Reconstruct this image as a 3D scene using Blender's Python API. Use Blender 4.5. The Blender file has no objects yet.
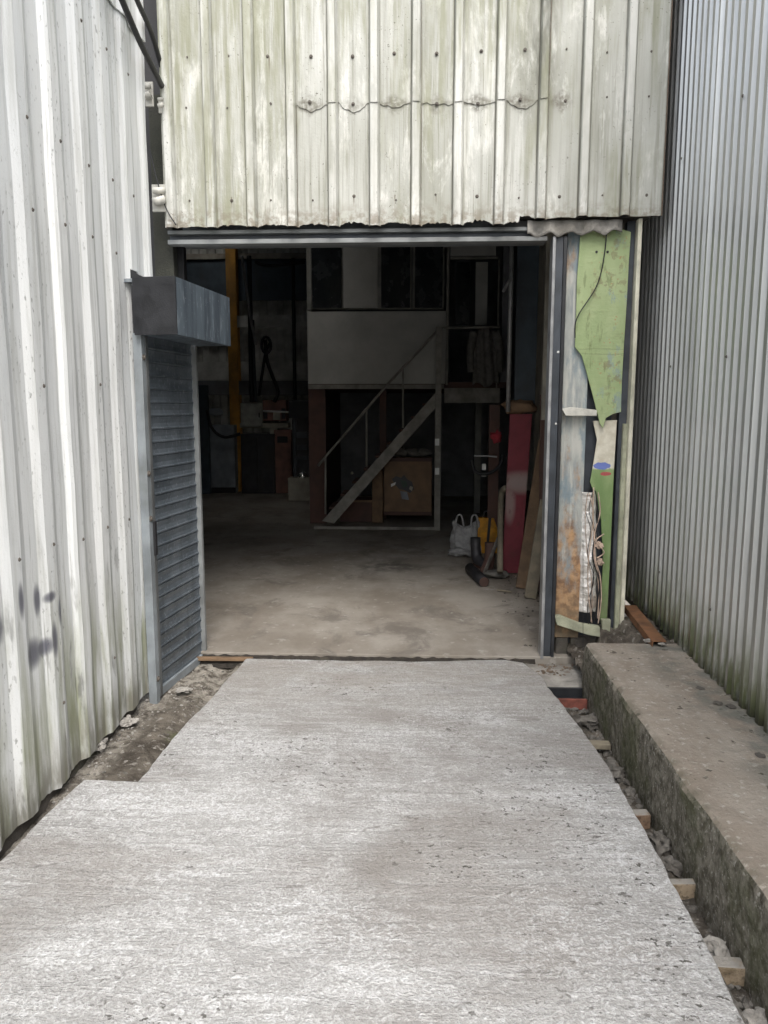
import bpy, bmesh, math, random
from math import sin, cos, pi, radians as R
from mathutils import Vector as V, Matrix, noise as mn
random.seed(7)
scn = bpy.context.scene
COL = scn.collection

# ------------------------------------------------------------ camera
H = 1.65
cam = bpy.data.objects.new('camera', bpy.data.cameras.new('camera'))
COL.objects.link(cam); scn.camera = cam
cam.data.sensor_fit = 'VERTICAL'; cam.data.sensor_height = 36; cam.data.lens = 26.02
cam.data.clip_end = 500; cam.data.clip_start = 0.05
cam.location = (0, 0, H)
PITCH, YAW = R(8), R(2.5)
cam.rotation_euler = (R(90) - PITCH, 0, YAW)
FW = V((-sin(YAW)*cos(PITCH), cos(YAW)*cos(PITCH), -sin(PITCH)))
RT = V((cos(YAW), sin(YAW), 0)); UP = RT.cross(FW)

def ray(px, py): return FW*740 + RT*(px-384) + UP*(512-py)
def atY(px, py, y): r = ray(px, py); return V((0, 0, H)) + r*(y/r.y)
def atX(px, py, x): r = ray(px, py); return V((0, 0, H)) + r*(x/r.x)
def atZ(px, py, z): r = ray(px, py); return V((0, 0, H)) + r*((z-H)/r.z)

# ------------------------------------------------------------ materials
class Mat:
    def __init__(s, name):
        s.m = bpy.data.materials.new(name); s.m.use_nodes = True
        s.nt = s.m.node_tree; s.n = s.nt.nodes; s.l = s.nt.links
        s.b = s.n['Principled BSDF']
        s.p = s.n.new('ShaderNodeNewGeometry').outputs['Position']
        x = s.n.new('ShaderNodeSeparateXYZ'); s.l.new(s.p, x.inputs[0])
        s.x, s.y, s.z = x.outputs
    def put(s, sock, v):
        if isinstance(v, bpy.types.NodeSocket): s.l.new(v, sock)
        elif isinstance(v, (tuple, list)): sock.default_value = (*v[:3], 1) if len(sock.default_value) == 4 else v
        else: sock.default_value = v
    def noise(s, scale, st=(1, 1, 1), det=5, ro=.6, dist=0, off=0):
        mp = s.n.new('ShaderNodeMapping'); s.l.new(s.p, mp.inputs[0])
        mp.inputs['Scale'].default_value = st; mp.inputs['Location'].default_value = (off, off*1.7, off*.6)
        n = s.n.new('ShaderNodeTexNoise'); s.l.new(mp.outputs[0], n.inputs['Vector'])
        n.inputs['Scale'].default_value = scale; n.inputs['Detail'].default_value = det
        n.inputs['Roughness'].default_value = ro; n.inputs['Distortion'].default_value = dist
        return n.outputs[0]
    def voro(s, scale, st=(1, 1, 1), feat='F1', out=0):
        mp = s.n.new('ShaderNodeMapping'); s.l.new(s.p, mp.inputs[0]); mp.inputs['Scale'].default_value = st
        n = s.n.new('ShaderNodeTexVoronoi'); n.feature = feat
        s.l.new(mp.outputs[0], n.inputs['Vector']); n.inputs['Scale'].default_value = scale
        return n.outputs[out]
    def sm(s, v, a, b, lo=0., hi=1.):
        n = s.n.new('ShaderNodeMapRange'); n.interpolation_type = 'SMOOTHSTEP'
        s.put(n.inputs[0], v)
        if a > b: a, b, lo, hi = b, a, hi, lo
        for i, q in enumerate((a, b, lo, hi)): n.inputs[i+1].default_value = q
        return n.outputs[0]
    def m_(s, op, a, b=0., c=0.):
        n = s.n.new('ShaderNodeMath'); n.operation = op
        s.put(n.inputs[0], a); s.put(n.inputs[1], b); s.put(n.inputs[2], c); return n.outputs[0]
    def mul(s, *a):
        r = a[0]
        for q in a[1:]: r = s.m_('MULTIPLY', r, q)
        return r
    def mx(s, *a):
        r = a[0]
        for q in a[1:]: r = s.m_('MAXIMUM', r, q)
        return r
    def add(s, a, b): return s.m_('ADD', a, b)
    def mix(s, f, a, b):
        n = s.n.new('ShaderNodeMix'); n.data_type = 'RGBA'
        s.put(n.inputs[0], f); s.put(n.inputs[6], a); s.put(n.inputs[7], b); return n.outputs[2]
    def bump(s, h, st=.5, d=.01):
        n = s.n.new('ShaderNodeBump'); n.inputs['Strength'].default_value = st; n.inputs['Distance'].default_value = d
        s.put(n.inputs['Height'], h); s.l.new(n.outputs[0], s.b.inputs['Normal'])
    def blob(s, c, r, soft=.5, axes='yz'):
        d = None
        for ax, cc, rr in zip(axes, c, r):
            q = s.m_('DIVIDE', s.m_('SUBTRACT', getattr(s, ax), cc), rr); q = s.m_('MULTIPLY', q, q)
            d = q if d is None else s.add(d, q)
        return s.sm(d, 1, 1-soft if soft < 1 else 0)
    def fin(s, col, rough=.8, metal=0., spec=.5):
        s.put(s.b.inputs['Base Color'], col); s.put(s.b.inputs['Roughness'], rough)
        s.put(s.b.inputs['Metallic'], metal); s.b.inputs['Specular IOR Level'].default_value = spec
        return s.m

def simple(name, c, rough=.7, metal=0, var=.25, sc=8, dirt=(.05, .04, .03), dirtamt=.5, bump=.15):
    m = Mat(name)
    n1 = m.noise(sc, det=6); n2 = m.noise(sc*.3, (1, 1, .4), 5, off=4); n3 = m.noise(sc*12, det=3)
    lo = tuple(q*(1-var) for q in c); hi = tuple(min(1, q*(1+var)) for q in c)
    col = m.mix(m.sm(n1, .3, .7), lo, hi)
    col = m.mix(m.mul(m.sm(n2, .5, .72), dirtamt), col, dirt)
    m.bump(m.add(n3, m.mul(n1, 1.5)), bump, .01)
    return m.fin(col, m.sm(n1, .2, .8, max(0, rough-.12), min(1, rough+.1)), metal)

def mat_white_wall():
    m = Mat('white painted wall sheet')
    base = m.mix(m.sm(m.noise(1.2, (1, 1, .25), 4), .35, .65), (.68, .70, .705), (.77, .78, .77))
    st = m.noise(26, (1, 1, .05), 5, off=3)                    # rain streaks
    c = m.mix(m.mul(m.sm(st, .44, .70), .5), base, (.40, .405, .37))
    st2 = m.noise(60, (1, 1, .02), 4, off=23)
    c = m.mix(m.mul(m.sm(st2, .58, .68), m.sm(m.noise(1.5, (1, 1, .4), 3, off=31), .42, .6), .55), c, (.24, .24, .21))
    sp = m.mul(m.sm(m.noise(55, (1, 1, .45), 4), .60, .68), m.sm(m.noise(2.2, (1, 1, .35), 3, off=8), .44, .6))
    c = m.mix(m.mul(sp, .7), c, (.2, .2, .19))                  # peeling flecks
    hair = m.mul(m.sm(m.noise(9, (1, 2, 1), 3, .5, 2.2, off=11), .495, .5), m.sm(m.noise(9, (1, 2, 1), 3, .5, 2.2, off=11), .507, .502))
    c = m.mix(m.mul(hair, m.sm(m.noise(1.6, off=2), .55, .62), .5), c, (.25, .25, .23))
    low = m.sm(m.add(m.z, m.mul(m.noise(3, (1, 1, .5), 4), .9)), 1.45, .55)
    g = m.mul(low, m.sm(m.noise(14, (1, 1, .12), 5, off=5), .36, .66))
    c = m.mix(m.mul(g, .85), c, (.22, .235, .125))                # algae at the foot
    mould = m.mul(m.sm(m.noise(9, (1, 1, .22), 5, off=9), .58, .68), m.sm(m.z, 1.3, .5))
    c = m.mix(m.mul(mould, .7), c, (.11, .11, .10))
    foot = m.mul(m.sm(m.z, .3, .0), m.sm(m.noise(16, (1, 1, .3), 4, off=1), .28, .58))
    c = m.mix(m.mul(foot, .8), c, (.2, .19, .15))
    marks = None                                                 # sprayed paint marks
    for px, py, ry, rz in ((3, 630, .035, .05), (24, 601, .018, .055), (44, 600, .022, .05), (53, 597, .035, .018), (63, 611, .02, .05),
                           (57, 640, .02, .06), (49, 648, .055, .03), (40, 654, .06, .05), (1, 705, .03, .12)):
        p = atX(px, py, -1.57); b = m.blob((p.y, p.z), (ry*1.6, rz*1.7), 1)
        marks = b if marks is None else m.mx(marks, b)
    c = m.mix(m.mul(marks, .85), c, (.06, .06, .09))
    m.bump(m.add(m.noise(90, det=3), m.mul(m.noise(7, (1, 1, .3)), 2)), .18, .006)
    return m.fin(c, m.sm(m.noise(5), .3, .7, .42, .62))

PITCHX = .2525; RX0 = -1.555
def mat_facade():
    m = Mat('weathered fibre cement cladding')
    fx0 = m.m_('FRACT', m.m_('DIVIDE', m.m_('SUBTRACT', m.x, RX0), PITCHX))
    base = m.mix(m.sm(m.noise(1.6, (1, 1, .35), 4, off=2), .35, .65), (.32, .325, .285), (.50, .505, .475))
    c = m.mix(m.mul(m.sm(m.noise(6, (1, 1, .28), 7, .75, .3), .49, .63), .55), base, (.74, .74, .70))      # bleached bare patches
    c = m.mix(m.mul(m.sm(m.noise(30, (1, 1, .035), 5, off=6), .46, .72), .55), c, (.22, .22, .18))  # run marks
    rtop = m.mul(m.sm(fx0, .02, .04), m.sm(fx0, .19, .165))
    fl = m.mul(m.sm(m.noise(110, (1, 1, .02), 3, off=61), .56, .66), m.sm(m.noise(2.5, (1, 1, .4), 3, off=63), .4, .6))
    c = m.mix(m.mul(fl, .5), c, (.18, .18, .14))
    c = m.mix(m.mul(rtop, m.sm(m.noise(5, (1, 1, .3), 4, off=19), .3, .6), .5), c, (.66, .66, .63))
    c = m.mix(m.mul(m.sm(m.noise(75, (1, 1, .8), 3, off=3), .64, .69), m.sm(m.noise(3, off=7), .46, .6), .8), c, (.09, .085, .07))
    # soot along one rib and the bands of dirt below the lap
    sx = m.sm(m.m_('ABSOLUTE', m.m_('SUBTRACT', m.x, .73)), .16, .02)
    c = m.mix(m.mul(sx, m.sm(m.z, 3.2, 3.75), m.sm(m.noise(11, (1, 1, .25), 5), .32, .6), .8), c, (.10, .10, .08))
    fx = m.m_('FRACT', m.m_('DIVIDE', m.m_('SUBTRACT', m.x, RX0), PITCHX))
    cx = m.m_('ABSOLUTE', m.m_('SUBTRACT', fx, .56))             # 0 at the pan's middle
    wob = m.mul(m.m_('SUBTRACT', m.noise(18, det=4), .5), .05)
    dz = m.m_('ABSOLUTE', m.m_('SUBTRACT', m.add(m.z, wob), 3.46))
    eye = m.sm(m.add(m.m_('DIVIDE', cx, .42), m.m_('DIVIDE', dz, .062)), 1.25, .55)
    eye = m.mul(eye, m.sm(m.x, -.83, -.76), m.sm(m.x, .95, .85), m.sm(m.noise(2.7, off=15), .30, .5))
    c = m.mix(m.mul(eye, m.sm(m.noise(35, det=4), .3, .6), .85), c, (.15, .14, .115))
    ol = m.mul(m.sm(m.noise(2.3, (1, 1, .3), 5, .6, off=27), .46, .62), m.sm(m.noise(24, (1, 1, .08), 4, off=29), .35, .6))
    c = m.mix(m.mul(ol, .75), c, (.24, .245, .165))
    # contact shadow and dirt painted along the foot of every rib
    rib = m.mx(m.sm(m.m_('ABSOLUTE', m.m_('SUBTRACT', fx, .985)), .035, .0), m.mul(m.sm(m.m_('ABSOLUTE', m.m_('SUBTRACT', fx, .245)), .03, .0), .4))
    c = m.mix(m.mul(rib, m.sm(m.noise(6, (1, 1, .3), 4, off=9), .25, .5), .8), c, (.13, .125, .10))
    foot = m.mul(m.sm(m.add(m.z, wob), 2.93, 2.76), m.sm(m.noise(20, det=4, off=3), .42, .6))
    c = m.mix(m.mul(foot, .75), c, (.19, .16, .12))
    # rust weeps under fixings
    bolt = m.mul(m.sm(m.m_('ABSOLUTE', m.m_('SUBTRACT', fx, .60)), .03, .0), m.sm(m.noise(7, (1, 1, .3), 3, off=21), .5, .6))
    wz = m.mx(m.mul(m.sm(m.z, 2.86, 2.935), m.sm(m.z, 2.945, 2.937)), m.mul(m.sm(m.z, 3.62, 3.735), m.sm(m.z, 3.745, 3.737)))
    c = m.mix(m.mul(bolt, wz, .7), c, (.12, .09, .06))
    m.bump(m.add(m.add(m.noise(70, det=4), m.mul(m.noise(8, (1, 1, .5)), 2)), m.mul(m.noise(160, (1, 1, .03), 3), .6)), .35, .006)
    return m.fin(c, .86, 0, .3)

def mat_grey_wall():
    m = Mat('grey profiled steel sheet')
    c = m.mix(m.sm(m.noise(2, (1, 1, .2), 4), .3, .7), (.46, .47, .465), (.55, .56, .55))
    c = m.mix(m.mul(m.sm(m.noise(22, (1, 1, .04), 4, off=4), .5, .75), .4), c, (.28, .28, .28))
    low = m.sm(m.add(m.z, m.mul(m.noise(6, (1, 1, .4), 4), .5)), 1.02, .5)
    c = m.mix(m.mul(low, m.sm(m.noise(30, (1, 1, .12), 5, off=5), .34, .55), .9), c, (.13, .155, .06))
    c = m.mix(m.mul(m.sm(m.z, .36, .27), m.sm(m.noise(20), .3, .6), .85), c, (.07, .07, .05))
    return m.fin(c, m.sm(m.noise(4), .3, .7, .30, .42), .7, .4)

def mat_slab(name, seed=0, dark=1.):
    m = Mat(name)
    wy = m.noise(1, (36, 36, 36), 5, .64, 1.2, off=seed)
    fine = m.noise(1, (115, 105, 90), 4, .68, .3, off=seed+2)
    big = m.noise(1.1, (1, 1.4, 1), 5, .6, .3, off=seed+4)
    mid = m.noise(4.5, (.8, 1.3, 1), 5, .62, .6, off=seed+9)
    lines = m.noise(1, (1.5, 40, 20), 3, .5, .5, off=seed+12)
    rid = m.add(m.add(m.mul(wy, .40), m.mul(fine, .40)), m.mul(lines, .10))
    w = m.add(rid, m.m_('MULTIPLY_ADD', mid, .22, -.11))
    k = dark
    c = m.mix(m.sm(w, .39, .60), (.38*k, .375*k, .368*k), (.70*k, .705*k, .71*k))
    c = m.mix(m.mul(m.sm(big, .46, .66), .6), c, (.27*k, .25*k, .23*k))
    c = m.mix(m.mul(m.sm(m.noise(1.5, (.8, 1.2, 1), 4, .55, off=41), .48, .66), m.sm(rid, .44, .56), .55), c, (.70, .71, .73))
    pit = m.mul(m.sm(m.noise(1, (60, 90, 90), 3, .6, off=51), .60, .68), m.sm(m.noise(2.1, off=44), .4, .6))
    c = m.mix(m.mul(pit, .6), c, (.16, .15, .14))
    ridge = m.noise(1, (2.2, 13, 8), 6, .68, 1.4, off=seed+71)
    c = m.mix(m.mul(m.sm(ridge, .50, .66), m.sm(m.noise(.9, off=73), .38, .62), .32), c, (.25, .242, .232))
    c = m.mix(m.mul(m.sm(ridge, .46, .34), .22), c, (.66, .665, .68))
    sc = m.noise(1, (.55, 7, 3), 3, .5, 1.0, off=seed+81)
    c = m.mix(m.mul(m.sm(m.m_('ABSOLUTE', m.m_('SUBTRACT', sc, .5)), .006, .001), m.sm(m.noise(1.3, off=83), .5, .58), .6), c, (.17, .16, .15))
    spk = m.mul(m.sm(m.noise(46, (.8, 1, 1), 3, .6, off=6), .61, .65), m.mx(m.sm(m.noise(1.7, off=17), .48, .6), m.blob((.55, 3.0), (.45, .8), 1, 'xy')))
    c = m.mix(m.mul(spk, .9), c, (.08, .075, .065))
    c = m.mix(m.mul(m.sm(m.y, 3.3, 4.7), m.sm(m.noise(3, (1, 1.3, 1), 5, off=3), .32, .62), .6), c, (.30, .275, .24))
    # dusty wheel-worn middle
    c = m.mix(m.mul(m.blob((-.1, 3.0), (.55, 1.3), 1, 'xy'), m.sm(m.noise(5, (1, .7, 1), 5, off=8), .35, .7), .5), c, (.235, .215, .195))
    m.bump(m.add(m.add(m.add(m.mul(wy, 1.2), m.mul(ridge, 1.5)), m.mul(fine, .9)), m.mul(m.noise(120, det=3), .35)), .8, .014)
    return m.fin(c, .93, 0, .25)

def mat_floor():
    m = Mat('old workshop floor')
    c = m.mix(m.sm(m.noise(1.3, (1, .7, 1), 6, .65), .35, .65), (.20, .175, .145), (.31, .285, .25))
    c = m.mix(m.mul(m.sm(m.noise(2.4, (1, .8, 1), 6, .7, .5, off=4), .5, .66), .7), c, (.13, .115, .10))
    c = m.mix(m.mul(m.sm(m.noise(12, det=5, off=9), .6, .68), .5), c, (.40, .385, .35))
    c = m.mix(m.mul(m.blob((-.3, 7.6), (.45, .35), 1, 'xy'), m.sm(m.noise(8), .35, .6), .7), c, (.05, .045, .04))
    m.bump(m.add(m.noise(40, det=4), m.mul(m.noise(4), 2)), .25, .01)
    return m.fin(c, m.sm(m.noise(2.2, off=5), .3, .7, .62, .9))

def mat_dirt():
    m = Mat('damp dirt')
    c = m.mix(m.sm(m.noise(7, det=7, ro=.7), .35, .65), (.065, .055, .045), (.17, .15, .125))
    c = m.mix(m.mul(m.sm(m.noise(26, det=5, off=3), .57, .66), .8), c, (.34, .32, .29))
    c = m.mix(m.mul(m.sm(m.noise(2.4, det=4, off=8), .52, .64), .7), c, (.05, .048, .042))
    c = m.mix(m.mul(m.sm(m.noise(3.1, det=4, off=14), .58, .68), .5), c, (.10, .115, .05))
    up = m.mul(m.sm(m.y, 3.9, 4.4), m.sm(m.x, -1.0, -1.15))
    c = m.mix(m.mul(m.mx(up, m.mul(m.sm(m.x, -1.44, -1.56), m.sm(m.x, -1.8, -1.7), .8)), m.sm(m.noise(16, det=6, ro=.7, off=5), .38, .6)), c, (.36, .335, .29))
    m.bump(m.add(m.noise(60, det=5, ro=.7), m.mul(m.noise(14, det=4), 1.5)), .9, .02)
    return m.fin(c, .95, 0, .2)

def mat_ledge():
    m = Mat('old concrete kerb')
    g = m.n.new('ShaderNodeNewGeometry'); s = m.n.new('ShaderNodeSeparateXYZ'); m.l.new(g.outputs['True Normal'], s.inputs[0])
    up = m.sm(s.outputs[2], .35, .75)
    side = m.mix(m.sm(m.noise(26, (1, 1, .75), 6, .72), .36, .64), (.075, .068, .052), (.215, .20, .17))
    side = m.mix(m.mul(m.sm(m.noise(70, (1, 1, .9), 4, off=2), .57, .66), .8), side, (.34, .33, .30))
    side = m.mix(m.mul(m.sm(m.noise(2.6, off=4), .45, .65), .6), side, (.065, .075, .032))
    top = m.mix(m.sm(m.noise(3.2, (1, .6, 1), 6, .65), .35, .65), (.235, .20, .165), (.32, .285, .245))
    top = m.mix(m.mul(m.sm(m.noise(34, det=5, off=5), .56, .66), .6), top, (.44, .42, .38))
    gx = m.sm(m.x, 1.18, 1.42)
    top = m.mix(m.mul(gx, m.sm(m.noise(6, det=5, off=6), .38, .6), .8), top, (.14, .145, .13))
    top = m.mix(m.mul(m.sm(m.noise(16, det=4, off=12), .64, .69), .8), top, (.05, .045, .035))
    top = m.mix(m.mul(m.sm(m.x, 1.06, 1.0), m.sm(m.noise(9, off=4), .4, .6), .7), top, (.12, .11, .08))
    c = m.mix(up, side, top)
    m.bump(m.add(m.noise(55, det=5, ro=.7), m.mul(m.noise(12), 1.5)), .6, .014)
    return m.fin(c, .93, 0, .2)

def mat_rusty_column():
    m = Mat('flaking blue grey paint over rust')
    c = m.mix(m.sm(m.noise(8, (1, 1, .4), 5), .3, .7), (.22, .25, .26), (.42, .43, .40))
    c = m.mix(m.mul(m.sm(m.noise(30, (1, 1, .1), 5, off=5), .46, .62), .8), c, (.50, .50, .46))
    c = m.mix(m.mul(m.sm(m.noise(5, (1, 1, .5), 5, off=15), .5, .6), .7), c, (.17, .24, .28))
    r = m.add(m.noise(7, (1, 1, .35), 7, .7, off=3), m.sm(m.z, 1.6, .5, 0, .20))
    rust = m.mix(m.sm(m.noise(18, det=5, off=7), .35, .65), (.19, .09, .035), (.48, .28, .13))
    c = m.mix(m.mul(m.sm(r, .54, .74), .9), c, rust)
    c = m.mix(m.mul(m.sm(m.z, .55, .15), m.sm(m.noise(9, off=2), .3, .6), .8), c, (.15, .125, .085))
    m.bump(m.add(m.noise(40, det=5), r), .5, .008)
    return m.fin(c, .82)

def mat_green():
    m = Mat('green painted board')
    c = m.mix(m.sm(m.noise(3, (1, 1, .5), 5), .35, .65), (.25, .33, .15), (.35, .42, .22))
    c = m.mix(m.mul(m.sm(m.noise(26, (1, 1, .25), 5, off=4), .58, .68), .7), c, (.17, .21, .09))
    e = m.add(m.sm(m.x, 1.12, 1.24, 0, .16), m.noise(9, (1, 1, .5), 6, .7, off=7))
    c = m.mix(m.mul(m.sm(e, .67, .76), .6), c, (.20, .27, .30))
    c = m.mix(m.mul(m.sm(m.noise(40, det=4, off=9), .64, .68), m.sm(m.x, 1.05, 1.15), .8), c, (.36, .22, .10))
    c = m.mix(m.mul(m.sm(m.z, 2.78, 2.6), m.sm(m.z, 2.55, 2.75), .3), c, (.14, .18, .07))
    mot = m.mul(m.sm(m.noise(22, det=5, off=33), .54, .62), m.sm(m.noise(4, off=35), .45, .6))
    c = m.mix(m.mul(mot, .6), c, (.20, .17, .09))
    for py in (349, 354):
        zz = atY(600, py, 4.835).z
        ln = m.sm(m.m_('ABSOLUTE', m.m_('SUBTRACT', m.add(m.z, m.mul(m.noise(3, off=py), .04)), zz+.02)), .006, .001)
        c = m.mix(m.mul(ln, .35), c, (.14, .17, .07))
    m.bump(m.add(m.noise(40, det=4), m.mul(m.noise(5, (1, 1, 3)), 2)), .35, .008)
    return m.fin(c, .62)

def mat_lower_green():
    m = Mat('green strip with bare cream top')
    g = m.mix(m.sm(m.noise(5, (1, 1, .4), 5), .35, .65), (.17, .26, .10), (.28, .36, .17))
    zc = atY(603, 473, 4.86).z
    w = m.add(m.z, m.mul(m.m_('SUBTRACT', m.noise(25), .5), .03))
    cr = m.mix(m.sm(m.noise(14), .3, .7), (.52, .48, .38), (.68, .65, .55))
    c = m.mix(m.sm(w, zc+.02, zc+.035), g, cr)
    q1 = atY(602, 466, 4.86); q2 = atY(606, 474, 4.86); wq = m.mul(m.m_('SUBTRACT', m.noise(45), .5), 1.2)
    bl = m.m_('GREATER_THAN', m.add(m.blob((q1.x, q1.z), (.065, .028), 1, 'xz'), wq), .25)
    c = m.mix(m.mul(bl, .9), c, (.10, .16, .50))
    rd = m.m_('GREATER_THAN', m.add(m.blob((q2.x, q2.z), (.045, .016), 1, 'xz'), wq), .35)
    c = m.mix(m.mul(rd, .9), c, (.42, .06, .08))
    grime = m.sm(m.z, .9, .3)
    c = m.mix(m.mul(grime, m.sm(m.noise(8, (1, 1, .4)), .3, .6), .7), c, (.10, .11, .06))
    m.bump(m.noise(40), .25, .008)
    return m.fin(c, .75)

def mat_shutter():
    m = Mat('galvanised shutter slats')
    c = m.mix(m.sm(m.noise(5, (1, 1, 1.5), 5), .3, .7), (.12, .145, .17), (.19, .22, .25))
    c = m.mix(m.mul(m.sm(m.noise(50, (1, 1, .7), 4, off=3), .56, .68), .5), c, (.38, .42, .46))
    c = m.mix(m.mul(m.sm(m.noise(16, (1, 1, .1), 4, off=6), .5, .7), .5), c, (.09, .11, .13))
    m.bump(m.noise(60, det=4), .15, .006)
    return m.fin(c, m.sm(m.noise(9), .3, .7, .38, .58), .55)

def mat_boxface():
    m = Mat('streaked galvanised steel')
    c = m.mix(m.sm(m.noise(10, (1, 1, .08), 5), .35, .65), (.085, .105, .13), (.165, .205, .24))
    c = m.mix(m.mul(m.sm(m.noise(34, (1, 1, .2), 4, off=3), .55, .7), .6), c, (.42, .48, .53))
    c = m.mix(m.mul(m.sm(m.noise(90, det=2, off=3), .70, .73), .7), c, (.6, .62, .64))
    m.bump(m.noise(20, (1, 1, .3)), .08, .006)
    return m.fin(c, .46, .45)

def mat_red():
    m = Mat('red painted board')
    c = m.mix(m.sm(m.noise(4), .3, .7), (.15, .018, .03), (.22, .03, .045))
    zc = atY(518, 485, 7.3).z
    patch = m.mx(m.blob((1.05, zc+.02), (.32, .14), 1, 'xz'), m.mul(m.blob((.93, zc-.18), (.07, .26), 1, 'xz'), .8))
    c = m.mix(m.mul(patch, .7), c, (.40, .35, .32))
    c = m.mix(m.mul(m.sm(m.noise(14, (1, 1, .5), off=3), .55, .68), .5), c, (.12, .03, .03))
    return m.fin(c, .6)

def mat_brick(name, a, b):
    m = Mat(name)
    c = m.mix(m.sm(m.noise(18, det=6, ro=.7), .35, .65), a, b)
    c = m.mix(m.mul(m.sm(m.noise(60, det=4, off=3), .56, .66), .7), c, (.10, .08, .06))
    g = m.n.new('ShaderNodeNewGeometry'); s = m.n.new('ShaderNodeSeparateXYZ'); m.l.new(g.outputs['True Normal'], s.inputs[0])
    c = m.mix(m.mul(m.sm(s.outputs[2], .5, .9), m.sm(m.noise(12, off=6), .3, .5)), c, (.28, .265, .24))   # mortar on the bed face
    m.bump(m.noise(70, det=5, ro=.7), .7, .01)
    return m.fin(c, .92, 0, .2)

def mat_foil():
    m = Mat('crumpled foil insulation')
    n = m.noise(9, (1, 1, 1.6), 5, .6, 1.2)
    c = m.mix(m.sm(n, .3, .7), (.60, .57, .53), (.88, .87, .85))
    c = m.mix(m.mul(m.sm(m.noise(7, off=5), .52, .65), .6), c, (.36, .26, .19))
    m.bump(m.add(n, m.mul(m.noise(30, (1, 1, 1.4), 4, .6, 1), .3)), .6, .03)
    return m.fin(c, .42, .2)

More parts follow.
